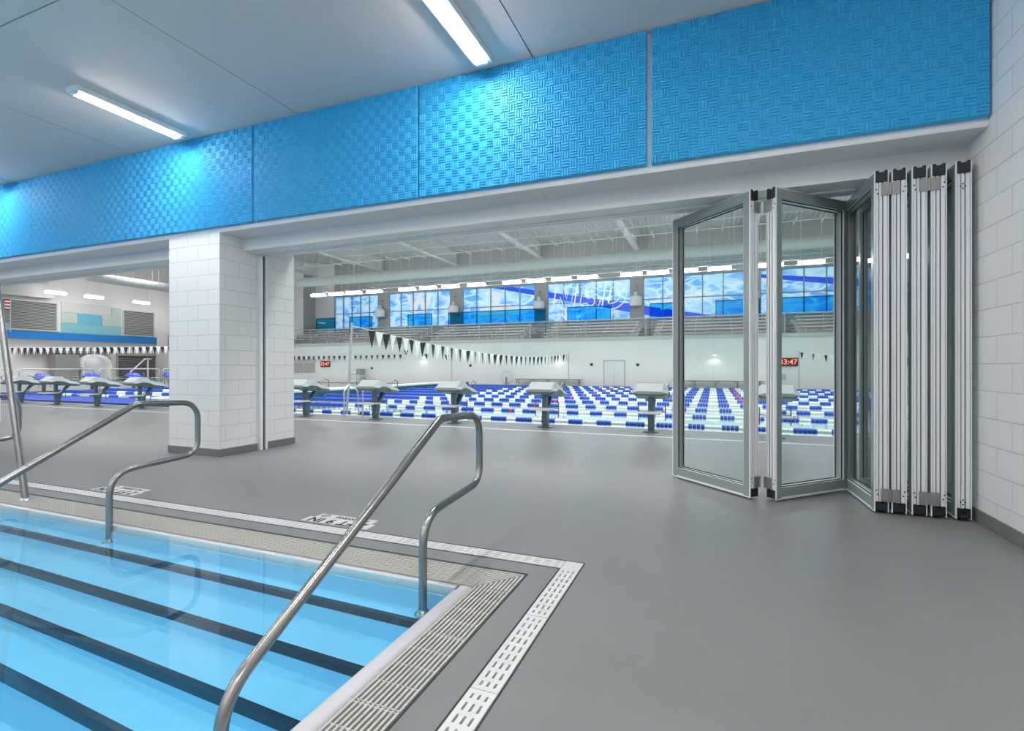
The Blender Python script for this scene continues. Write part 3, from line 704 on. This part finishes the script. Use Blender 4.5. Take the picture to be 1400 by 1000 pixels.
for i,(y,z,x0) in enumerate(((31,9.62,-26),(31.2,9.15,-33),(24.0,9.7,-33))):
    t=thing('conduit',['upper white conduit strung below the roof deck','lower white conduit with short cross bars under the roof deck','nearer white conduit crossing below the roof beams'][i],'conduit',(0,y,z))
    MB().tube([(x0,0,0),(14,0,0)],.032,8).build('pipe_run',M['lpipe'],t)
    x=x0+1
    while x<13:
        f=MB(); f.tube([(x,-.02,0),(x,-.02,10.88-z)],.011,6)
        if i==1: f.box(x-.03,x+.03,-.75,.75,-.03,.03); f.tube([(x,-.6,0),(x,-.6,1.75)],.010,6); f.box(x+1.1,x+1.16,-.75,.75,-.03,.03); f.tube([(x+1.13,.6,-1.7),(x+1.13,.6,1.75)],.010,6)
        f.build('hanger',M['lpipe'],t); x+=2.5
# row of bright suspended lamps
lx=[-29.2,-27.4,-25.7,-23.8,-20.9,-19.1,-17.3,-15.25,-12.6,-10.9,-9.14,-7.4,-4.66,-3.1,-1.45,.35,3.0,4.96,7.1,9.0]
hl=None
for i,x in enumerate(lx):
    lab='%s bright suspended lamp from the left in the row above the mural windows'%ORD[i]
    if hl is None:
        hl=thing('high_bay_lamp',lab,'lamp',(x,31.6,6.95),0,'suspended lamps in front of the mural windows')
        f=MB(); f.cbox(-.60,.60,-.14,.14,.02,.12,.02); f.build('housing',M['lampw'],hl)
        f=MB(); f.prism([(-.15,.03),(-.17,-.03),(-.13,-.13),(.13,-.13),(.17,-.03),(.15,.03)],'x',-.62,.62); f.build('lens',M['lensb'],hl)
        f=MB(); f.tube([(-.5,0,.1),(-.5,0,3.9)],.012,6); f.tube([(.5,0,.1),(.5,0,3.9)],.012,6); f.build('hanger_rods',M['lpipe'],hl)
    else: dup(hl,(x,31.6,6.95),0,lab)
t=thing('lamp_raceway','thin cable raceway linking the lamps above the mural windows','raceway',(0,31.75,7.12)); 
f=MB(); f.box(-30,12,-.02,.02,-.02,.02); f.box(-30,12,.0,.02,-.30,-.28); f.build('channel',M['lpipe'],t)
for i,y in enumerate((22.9,25.45,29.1,32.3)):
    r=dup(hl,(-46.6,y,6.9),PI/2,'%s bright suspended lamp from the left along the patterned end wall'%ORD[i],'suspended lamps by the end wall')
# hall fill: large unseen area lights added over the water, without fixtures
def area(name,loc,sx,sy,power,rot=(0,0,0),col=(1,.995,.985)):
    l=bpy.data.lights.new(name,'AREA'); l.shape='RECTANGLE'; l.size=sx; l.size_y=sy; l.energy=power; l.color=col
    o=bpy.data.objects.new(name,l); COL.objects.link(o); o.location=loc; o.rotation_euler=rot; l.spread=math.radians(105); return o
for x in (-42,-30,-18,-6,6):
    for y,e_,sp_ in ((9.6,620,170),(17.5,380,105),(24.5,380,105)):
        area('hall_fill_light',(x,y,9.5),9.0,3.0,e_*1.12).data.spread=math.radians(sp_)

# ------------------------------------------------------------------ patterned end wall and what stands below it
XEW=-49
f=MB(); f.box(XEW-1.0,XEW-.3,6.07,32,0,3.3); f.box(XEW-1.0,XEW,6.07,32,3.3,11); f.box(XEW-1,XEW,32,36.35,3.1,11)
S(f.build('wall_hall_end',M['hallwhite']))
def epanel(name,y0,y1,z0,z1,mat,label,cat='wall panel',th=.06,grp='coloured panels of the end wall'):
    o=MB().cbox(0,th,0,y1-y0,0,z1-z0,.01).build(name,M[mat]); o.location=(XEW+.005,y0,z0); tag(o,label,cat,grp); return o
epanel('wall_panel',6.5,31.95,3.35,3.95,'mid','strong blue band along the bottom of the end wall')
epanel('wall_panel',6.5,21.2,3.96,4.5,'aqua','pale aqua panel left of the large louvre')
epanel('wall_panel',24.4,28.85,3.96,4.72,'aqua','pale aqua panel between the two grey louvres',)
epanel('wall_panel',25.55,27.3,4.72,5.6,'sky','mid blue panel in the centre of the end wall pattern')
epanel('wall_panel',24.4,25.5,4.78,5.62,'sage','small sage green panel at the left of the pattern')
epanel('wall_panel',27.35,28.2,4.72,5.55,'sage','sage green panel right of the mid blue panel')
epanel('wall_panel',28.1,28.85,4.76,6.4,'sage','tall sage panel beside the right-hand louvre',th=.05)
epanel('wall_panel',24.4,28.05,5.64,6.5,'pale','long off-white panel at the top of the pattern')
epanel('wall_panel',21.2,24.3,3.96,4.08,'aqua','narrow aqua strip under the left louvre')
epanel('wall_panel',28.9,31.95,3.96,3.99,'aqua','narrow aqua strip under the right louvre')
for y0,y1,lab in ((19.6,24.15,'large grey horizontal-slat louvre on the left of the end wall'),(28.98,31.7,'smaller grey horizontal-slat louvre on the right of the end wall')):
    t=thing('wall_louver',lab,'louvre',(XEW,y0,4.02),0,'louvres of the end wall')
    L_=y1-y0; H_=2.28
    f=MB(); f.box(0,.12,0,.08,0,H_); f.box(0,.12,L_-.08,L_,0,H_); f.box(0,.12,.08,L_-.08,0,.06); f.box(0,.12,.08,L_-.08,H_-.06,H_); f.build('frame',M['pale'],t)
    f=MB(); n=18
    for k in range(n):
        z=.07+(H_-.16)*k/n; f.add([(.03,.08,z+.05),(.11,.08,z),(.11,L_-.08,z),(.03,L_-.08,z+.05),(.03,.08,z+.065),(.11,.08,z+.015),(.11,L_-.08,z+.015),(.03,L_-.08,z+.065)],[(0,1,2,3),(4,7,6,5),(1,5,6,2),(0,3,7,4)])
    f.build('slats',M['slab'],t); MB().box(.005,.015,.08,L_-.08,.06,H_-.06).build('backing',M['base'],t)
o=MB().box(0,.8,0,5.5,0,1.1).build('ceiling_bulkhead',M['slab']); o.location=(-48.9,18.0,6.55); tag(o,'plain grey concrete bulkhead above the left louvre','bulkhead')
t=thing('shutter_door','dark grey roll-down shutter door in the end wall','shutter',(XEW-.3,28.75,0))
MB().box(0,.08,0,3.2,0,2.2).build('curtain',M['shutter'],t); f=MB(); f.box(0,.16,-.1,0,0,2.3); f.box(0,.16,3.2,3.3,0,2.3); f.box(0,.2,-.1,3.3,2.2,2.45); f.build('frame',M['pgrey'],t)
o=MB().box(0,.9,0,1.6,0,2.2).build('dark_booth',M['grey']); o.location=(-48.98,23.6,0); tag(o,'dark grey block wall stub between the arched openings','wall stub')
t=thing('arched_tunnel','bright white arched tunnel mouth in the end wall','tunnel',(-48.7,25.35,0))
f=MB(); arc=[(2.1-1.05+1.05*math.cos(a),1.15+1.0*math.sin(a)) for a in [PI*k/12 for k in range(13)]]
outer=[(2.1-1.05+1.05*math.cos(PI*k/12)*1.1,1.15+1.12*math.sin(PI*k/12)) for k in range(13)]
for k in range(12):
    a,b=arc[k],arc[k+1]; c,d=outer[k],outer[k+1]
    f.add([(0,*a),(0,*b),(.9,*b),(.9,*a),(0,*c),(0,*d),(.9,*d),(.9,*c)],[(0,1,2,3),(4,7,6,5),(3,2,6,7),(0,4,5,1)])
f.box(0,.9,0,.1,0,1.15); f.box(0,.9,2.0,2.1,0,1.15); f.build('arch',M['lampw'],t)
f=MB(); f.prism(arc+[(0,0.0),(2.1,0.0)],'x',.02,.06); f.build('back_panel',M['white'],t)
t=thing('wall_window','small framed window beside the arched tunnel','window',(XEW-.3,27.0,1.0)); MB().box(0,.03,.08,1.02,.08,.92).build('pane',M['pale'],t); f=MB(); f.box(0,.08,0,.08,0,1); f.box(0,.08,1.02,1.1,0,1); f.box(0,.08,.08,1.02,0,.08); f.box(0,.08,.08,1.02,.92,1); f.build('frame',M['grey'],t)
t=thing('exit_sign','small red EXIT sign on the white end wall','exit sign',(XEW-.28,27.95,1.9)); MB().box(0,.05,-.3,.3,-.15,.15).build('case',M['pvc'],t); o=textmesh('EXIT',.26,mat=M['exitred'],parent=t,ext=.004); o.location=(.057,0,0); o.rotation_euler=(PI/2,0,PI/2)
t=thing('striped_flag','red and white striped flag hanging at the left edge','flag',(-48.4,20.66,5.38))
for k in range(7): MB().box(0,.02,0,.30,.12*k,.12*k+.118,).build('stripe',M['red'] if k%2==0 else M['flagw'],t)
MB().tube([(.01,.33,-1.6),(.01,.33,.9)],.04,8).build('pole',M['rail'],t)
# railing before the slides
for i in range(6):
    y=10.4+i*3.45
    t=thing('barrier_rail','%s tubular barrier rail from the left beyond the blue lane ropes'%ORD[i],'barrier rail',(-31.2,y,0),0,'barrier rails at the end of the pool')
    MB().tube(fillet([(0,0,0),(0,0,1.08),(0,3.2,1.08),(0,3.2,0)],.15,5),.03,8).build('hoop',M['rail'],t)
    MB().tube([(0,.02,.55),(0,3.18,.55)],.02,8).build('mid_bar',M['rail'],t)
t=thing('spiral_duct','silver spiral air duct seen above the end wall','air duct',(-40,0,7.45)); MB().tube([(0,21.5,0),(0,36.3,0)],.33,20).build('duct_run',M['ductw'],t)
f=MB()
for y in (23,26,29,32,35):
    for q in (.36,-.36): MB().tube([(q,y,0),(q,y,3.4)],.014,6).build('hanger_rod',M['lpipe'],t)
l=bpy.data.lights.new('tunnel_light','POINT'); l.energy=9; l.shadow_soft_size=.2; o=bpy.data.objects.new('tunnel_light',l); COL.objects.link(o); o.location=(-47.9,26.4,1.9)
o=MB().cbox(0,.5,0,6.2,0,.22,.01).build('fascia_beam',M['grey']); o.location=(-49.3,21.8,2.32); tag(o,'dark fascia beam above the tunnel and dark wall stub','beam')
t=thing('pool_hoist','white slanted hoist arm on a post in front of the shutter door','hoist',(-47,29.3,0)); MB().tube([(0,.6,0),(0,.6,2.0)],.07,10).build('post',M['lampw'],t); MB().tube([(0,-.9,.7),(0,.35,1.9),(0,.9,1.9)],.06,10).build('arm',M['lampw'],t)

# ------------------------------------------------------------------ bulkhead, ropes
f=MB(); f.box(-16.5,-15.42,PY+.02,30.85,.17,.24); tag_=f
t=thing('floating_bulkhead','white-topped movable bulkhead crossing the big pool','bulkhead',(0,0,0))
f.build('walkway',M['pvc'],t); f=MB(); f.box(-16.4,-15.45,PY+.04,30.8,-.6,.17); f.build('hull',M['navy'],t)
def floats(f,xa,xb,col_of,r=.052,seg=8,y=0):
    x=xa; k=0
    while x<xb:
        c=col_of(k,x); 
        if c is not None: f.tube([(x,y,0),(x+.066,y,0)],r,seg,m=c)
        x+=.0775; k+=1
def rope(y,k,detailed):
    lab='%s blue and white lane rope from the near edge of the big pool'%ORD[k]
    t=thing('lane_rope',lab,'lane rope',(0,y,0.0),0,'lane ropes of the big pool')
    MB().tube([(-15.4,0,-.01),(9.6,0,-.01)],.010,6).build('cable',M['grate'],t)
    f=MB(); floats(f,-15.3,-11.0,lambda q,x:0); f.build('float_run',M['beadb'],t)
    P=.62; x=-11.0; n=0
    reds=(-5.15,.95)
    if detailed:
        while x<9.2:
            f=MB(); floats(f,x,x+.31,lambda q,xx:(1 if any(abs(xx-rr)<.039 for rr in reds) else 0)); f.build('blue_float_group',[M['beadb'],M['beadr']],t)
            f=MB(); floats(f,x+.31,x+.61,lambda q,xx:0,r=.040); f.build('white_float_group',M['beadw'],t)
            x+=P
    else:
        f=MB(); g_=MB()
        while x<9.2:
            floats(f,x,x+.31,lambda q,xx:(1 if any(abs(xx-rr)<.039 for rr in reds) else 0),seg=6); floats(g_,x+.31,x+.61,lambda q,xx:0,r=.040,seg=6); x+=P
        f.build('float_run',[M['beadb'],M['beadr']],t)['kind']='stuff'; g_.build('float_run',M['beadw'],t)['kind']='stuff'
    return t
NR=10
for k in range(NR):
    y=10.75+2.1*k
    if k<3: last=rope(y,k,True)
    elif k==3: last=rope(y,k,False)
    else: dup(last,(0,y,0),0,'%s blue and white lane rope from the near edge of the big pool'%ORD[k])
# ropes beyond the bulkhead
lr=None
for k in range(NR):
    y=(10.42+.36*k) if k<5 else 12.9+2.1*(k-5); lab='%s blue lane rope beyond the floating bulkhead, from the near deck'%ORD[k]
    t=thing('lane_rope',lab,'lane rope',(0,y,0),0,'lane ropes beyond the bulkhead')
    f=MB(); floats(f,-30.4,-16.6,(lambda q,x:0) if k<5 else (lambda q,x:0 if (x<-26 or x>-20 or int((x+40)/.62)%2==0) else 1),seg=6,r=.075)
    f.build('float_run',[M['beadb'],M['beadw']],t)['kind']='stuff'

# ------------------------------------------------------------------ starting blocks
def make_block(plat,name_label,loc,rz,group):
    t=thing('starting_block',name_label,'starting block',loc,rz,group)
    # local: +y towards the water
    f=MB(); f.cbox(-.13,.13,-.10,.10,0,.018,.004); f.build('base_plate',M['teal'],t)
    f=MB()
    def fr(x0,x1,pts): f.prism(pts,'x',x0,x1)
    fr(-.055,.055,[(-.05,.018),(.05,.018),(.10,.36),(-.07,.36)])
    fr(-.05,.05,[(-.07,.36),(-.01,.36),(.0,.66),(-.07,.66)])
    fr(-.05,.05,[(.04,.36),(.10,.36),(.36,.61),(.27,.61)])
    f.build('post',M['teal'],t)
    f=MB(); f.cbox(-.20,.20,-.42,-.06,.36,.395,.008); f.build('step',M['pvc'],t)
    f=MB(); f.tube([(-.24,.10,.20),(-.24,.10,.50)],.010,8); f.tube([(.24,.10,.20),(.24,.10,.50)],.010,8); f.tube([(-.24,.10,.375),(.24,.10,.375)],.010,8); f.build('side_bar',M['teal'],t)
    # platform shell: trapezoid section, sloping down to the water
    f=MB()
    secs=[(-.36,.765,.715,.26),(-.31,.80,.68,.285),(-.17,.905,.66,.295),(.02,.885,.63,.295),(.14,.79,.60,.305),(.46,.71,.58,.305),(.50,.69,.61,.27)]
    vs=[]
    for y,zt_,zb,w in secs:
        zm=zb+(zt_-zb)*.42
        vs+=[(-w*.80,y,zt_),(w*.80,y,zt_),(w+.03,y,zm),(w*.85,y,zb),(-w*.85,y,zb),(-w-.03,y,zm)]
    F_=[]
    for i in range(len(secs)-1):
        for k in range(6): F_.append((i*6+k,i*6+(k+1)%6,(i+1)*6+(k+1)%6,(i+1)*6+k))
    F_+= [tuple(range(6))[::-1],tuple(range(len(vs)-6,len(vs)))]
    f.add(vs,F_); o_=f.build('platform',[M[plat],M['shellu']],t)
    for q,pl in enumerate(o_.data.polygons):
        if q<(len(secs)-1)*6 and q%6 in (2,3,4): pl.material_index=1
    f=MB()
    for i in range(len(secs)-2):
        (y,z,_,w),(y2,z2,_,w2)=secs[i+0],secs[i+1]
        if i<=1: continue
        f.add([(-w*.72,y,z+.004),(w*.72,y,z+.004),(w2*.72,y2,z2+.004),(-w2*.72,y2,z2+.004)],[(0,1,2,3)])
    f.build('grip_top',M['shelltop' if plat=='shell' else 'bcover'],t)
    for sx in (-1,1):
        MB().tube(fillet([(sx*.24,.20,.72),(sx*.27,.30,.90),(sx*.27,.47,.86),(sx*.25,.50,.70)],.06,4),.013,8).build('grab_handle',M['steel'],t)
    return t
b0=None
xs_=[.98-2.035*i for i in range(13)]
for i,x in enumerate([3.0]+xs_):
    lab='grey starting block on the near edge of the big pool, %s from the right'%ORD[i]
    if b0 is None: b0=make_block('shell',lab,(x,9.55,0),0,'starting blocks along the near edge of the big pool')
    else: dup(b0,(x,9.55,0),0,lab)
b1=None
for i,y in enumerate((12.6,14.7,16.8,18.9,21.0)):
    lab='blue-topped starting block at the far pool end, %s from the left'%ORD[i]
    if b1 is None: b1=make_block('bcover',lab,(-30.95,y,-.05),-PI/2,'blue-topped starting blocks at the far end')
    else: dup(b1,(-30.95,y,-.05),-PI/2,lab)
for i in range(14):
    x=.98-2.035*(i-1)+.55
    o=MB().cbox(-.09,.09,-.06,.06,0,.006,.001).build('lane_plate',M['pvc']); o.location=(x-.2,10.0,.004); tag(o,'small white lane plate on the pool edge by a starting block','lane plate','white lane plates on the pool edge')

# ladder hoops
t=thing('pool_ladder','chrome grab-rail pair of a pool ladder between two starting blocks','pool ladder',(-8.22,10.0,0))
for dx in (0,.55):
    MB().tube(fillet([(dx,-.25,0),(dx,-.25,.62),(dx+.0,-.05,.80),(dx+.02,.22,.62),(dx+.02,.30,-.4)],.16,6),.020,10).build('grab_rail',M['chrome'],t)
for z in (-.15,-.4): MB().box(0.02,.57,.24,.34,z,z+.03).build('rung',M['chrome'],t)

# ------------------------------------------------------------------ pennant lines
def pennants(p0,p1,sag,n,w,h,label,first=0,skip=0):
    p0=Vector(p0); p1=Vector(p1); t=thing('flag_line',label,'pennant line',(0,0,0),0,'backstroke pennant lines')
    def P(u): q=p0.lerp(p1,u); q.z-=sag*4*u*(1-u); return q
    MB().tube([P(i/24) for i in range(25)],.008,6).build('rope',M['beadw'],t)
    L_=(p1-p0).length; d=(p1-p0).normalized()
    for i in range(n):
        u=(i+.5)/n
        if skip and u<skip: continue
        q=P(u); f=MB(); e=Vector((d.y,-d.x,0)).normalized()*.006; tw=random.uniform(-.35,.35); s_=Vector((-d.y,d.x,0))*math.sin(tw)*w*.5
        a=q-d*w/2*math.cos(tw)-s_; b=q+d*w/2*math.cos(tw)+s_; c=q+Vector((random.uniform(-.02,.02),random.uniform(-.02,.02),-h))
        f.add([a-e,b-e,c-e,a+e,b+e,c+e],[(0,1,2),(3,5,4),(0,3,4,1),(1,4,5,2),(2,5,3,0)])
        f.build('pennant',M['black'] if (i+first)%2==0 else M['flagw'],t)
    return t
def pole(x,y,h,label,lean=(0,0)):
    t=thing('flag_pole',label,'flag pole',(x,y,0),0,'pennant poles'); MB().tube([(0,0,0),(lean[0],lean[1],h)],.028,8).build('shaft',M['rail'],t); MB().lathe([(.07,0),(.07,.015),(.035,.03)],seg=14).build('foot',M['rail'],t)
pennants((-8.35,10.2,2.22),(-8.6,31.3,2.02),.42,66,.25,.44,'long sagging line of black and white pennants crossing the big pool',skip=.03)
pole(-8.35,10.0,2.3,'pennant pole at the near edge of the big pool by the ladder',lean=(.0,.2)); pole(-8.6,31.35,2.1,'pennant pole at the far side ending the long pennant line')
pennants((-34,31.75,2.1),(-21.2,31.75,2.12),.05,50,.26,.34,'short level pennant line along the far white wall')
pennants((-32,13.2,2.12),(-20.5,15.1,2.10),.03,60,.21,.32,'black and white pennant line seen through the left opening')
pennants((-20.0,29.5,2.45),(-17.2,31.6,2.05),.15,5,.3,.36,'few pennants beside the mid-distance pole')
pole(-17.1,31.4,2.1,'slim pennant pole in front of the far wall, mid distance'); pole(-14.0,12.6,2.5,'pennant pole just right of the block column')
pennants((4.3,31.0,2.0),(9,20,1.8),.3,24,.2,.36,'pennant line seen through the second glass door leaf'); pole(4.3,31.0,2.05,'pennant pole right of the red clock')

# ------------------------------------------------------------------ things on the far wall
for i,(x,z,w,lab) in enumerate(((3.90,1.47,.98,'red LED clock reading 33:47 on the far wall behind the glass doors'),(-28.8,1.43,.95,'small red LED clock on the far wall near the block column'))):
    t=thing('pace_clock',lab,'clock',(x,31.98,z),0,'red digital clocks'); MB().cbox(-w/2,w/2,-.08,0,-.23,.23,.01).build('case',M['clock'],t)
    o=textmesh('33:47',.40,name='digits',mat=M['redled'],parent=t,ext=.004,spacing=1.0,bold=.006); o.location=(0,-.085,0); o.rotation_euler=(PI/2,0,0)
t=thing('notice_board','grey notice board and cabinet under the red clock','notice board',(3.58,31.98,.5)); MB().cbox(-.2,.2,-.05,0,-.04,.30,.01).build('board',M['rail'],t); MB().cbox(-.26,.26,-.09,0,-.32,-.08,.01).build('cabinet',M['seatl'],t)
for x0,x1,lab in ((-12.3,-7.8,'long white-topped bench table with dark legs against the far wall'),(-2.3,2.6,'long white-topped bench table seen through the glass door leaf')):
    t=thing('bench_table',lab,'bench',((x0+x1)/2,31.55,0),0,'bench tables along the far wall'); w_=(x1-x0)/2
    MB().cbox(-w_,w_,-.25,.25,.40,.45,.01).build('top',M['pvc'],t)
    n=5
    for k in range(n):
        x=-w_+.15+(2*w_-.3)*k/(n-1); f=MB(); f.tube([(x,-.2,0),(x,-.2,.42)],.022,6); f.tube([(x,-.2,.2),(x+(.25 if k%2==0 else -.25),-.2,.42)],.015,6); f.tube([(x,.2,0),(x,.2,.42)],.022,6); f.build('leg',M['base'],t)
    MB().box(-w_+.02,w_-.02,-.24,-.22,.36,.40).build('apron',M['base'],t)
t=thing('double_door','plain white double door in the far wall','door',(-5.8,31.99,0)); 
for s_ in (-1,1): MB().cbox(min(s_*.01,s_*.62),max(s_*.01,s_*.62),-.03,0,.02,1.56,.006).build('door_leaf',M['white'],t)
f=MB(); f.box(-.68,-.63,-.04,0,0,1.62); f.box(.63,.68,-.04,0,0,1.62); f.box(-.68,.68,-.04,0,1.58,1.63); f.build('door_frame',M['slab'],t)
for i,(x,z) in enumerate(((-7.25,1.35),(-4.35,1.33),(-15.9,1.3),(2.9,1.93),(-24.3,1.1))):
    o=MB().cbox(-.08,.08,-.05,0,-.08,.08,.01).build('wall_box',M['black']); o.location=(x,31.99,z); tag(o,'small black wall box, %s of those on the far white wall'%['left of the double door','right of the double door','by the middle pennant pole','above the red clock','near the left red clock'][i],'wall box','small black boxes on the far wall')
for i,(x,lab) in enumerate(((.08,'glowing wall light seen through the leftmost glass door leaf'),(-9.39,'glowing wall light above the left bench table'),(-19.7,'glowing wall light on the far wall near the middle pennant pole'))):
    t=thing('wall_light',lab,'wall light',(x,31.9,1.95),0,'small round lights on the far wall'); MB().lathe([(.10,-.04),(.12,0),(.06,.05)],seg=14).build('housing',M['lampw'],t); MB().lathe([(.09,-.06),(.09,-.041)],seg=14).build('lens',M['lensw'],t)
    l=bpy.data.lights.new('wall_light_glow','SPOT'); l.energy=9; l.spot_size=2.4; l.spot_blend=.6; l.shadow_soft_size=.08; o=bpy.data.objects.new('wall_light_glow',l); COL.objects.link(o); o.location=(x,31.7,1.86)
t=thing('hose_hoop','round coiled hoop with a stand against the far wall','hoop',(-13.1,31.85,.47)); n=24
MB().tube([(.42*math.cos(2*PI*k/n),0,.42*math.sin(2*PI*k/n)) for k in range(n+1)],.015,6,cap=False).build('ring',M['rail'],t); MB().cbox(-.06,.06,-.08,0,-.47,.05,.01).build('stand',M['grey'],t)
t=thing('lifeguard_chair','small tubular lifeguard chair at the far side of the pool','lifeguard chair',(-25.0,31.2,0))
f=MB(); 
for x in (-.4,.4):
    for y in (-.35,.35): f.tube([(x,y,0),(x,y,.95)],.025,6)
for z in (.3,.62,.95): f.tube([(-.4,-.35,z),(.4,-.35,z)],.025,6); f.tube([(-.4,.35,z),(.4,.35,z)],.025,6)
f.build('frame',M['rail'],t); MB().box(-.4,.4,-.3,.3,.6,.66).build('seat',M['grey'],t); MB().box(-.4,.4,.3,.36,.66,1.05).build('backrest',M['grey'],t)
t=thing('wall_hatch','grey glazed hatch in the far wall right of the block column','window',(-31.0,31.98,1.1)); MB().box(-1.1,1.1,-.03,0,-.36,.40).build('pane',M['pgrey'],t); f=MB(); f.box(-1.2,1.2,-.06,0,.40,.8); f.box(-.03,.03,-.05,-.03,-.36,.40); f.build('frame',M['slab'],t)

# ------------------------------------------------------------------ world, camera
wd=bpy.data.worlds.new('World'); SC.world=wd; wd.use_nodes=True; bg=wd.node_tree.nodes['Background']; bg.inputs[0].default_value=(.75,.82,.9,1); bg.inputs[1].default_value=.3
cam=bpy.data.cameras.new('camera'); co=bpy.data.objects.new('camera',cam); COL.objects.link(co)
cam.sensor_width=36; cam.lens=690/1400*36; cam.shift_y=2/1400; cam.clip_end=200; cam.clip_start=.05
co.location=(0,0,1.196); co.rotation_euler=(PI/2,0,math.atan(275/690)); SC.camera=co
vs_=SC.view_settings; vs_.view_transform='Standard'; vs_.look='None'; vs_.gamma=1; vs_.use_curve_mapping=False; vs_.exposure=0.0
SC.cycles.use_denoising=True; SC.cycles.max_bounces=10; SC.cycles.diffuse_bounces=5; SC.cycles.glossy_bounces=5; SC.cycles.transparent_max_bounces=24; SC.cycles.caustics_reflective=False; SC.cycles.caustics_refractive=False
SC.cycles.sample_clamp_indirect=6
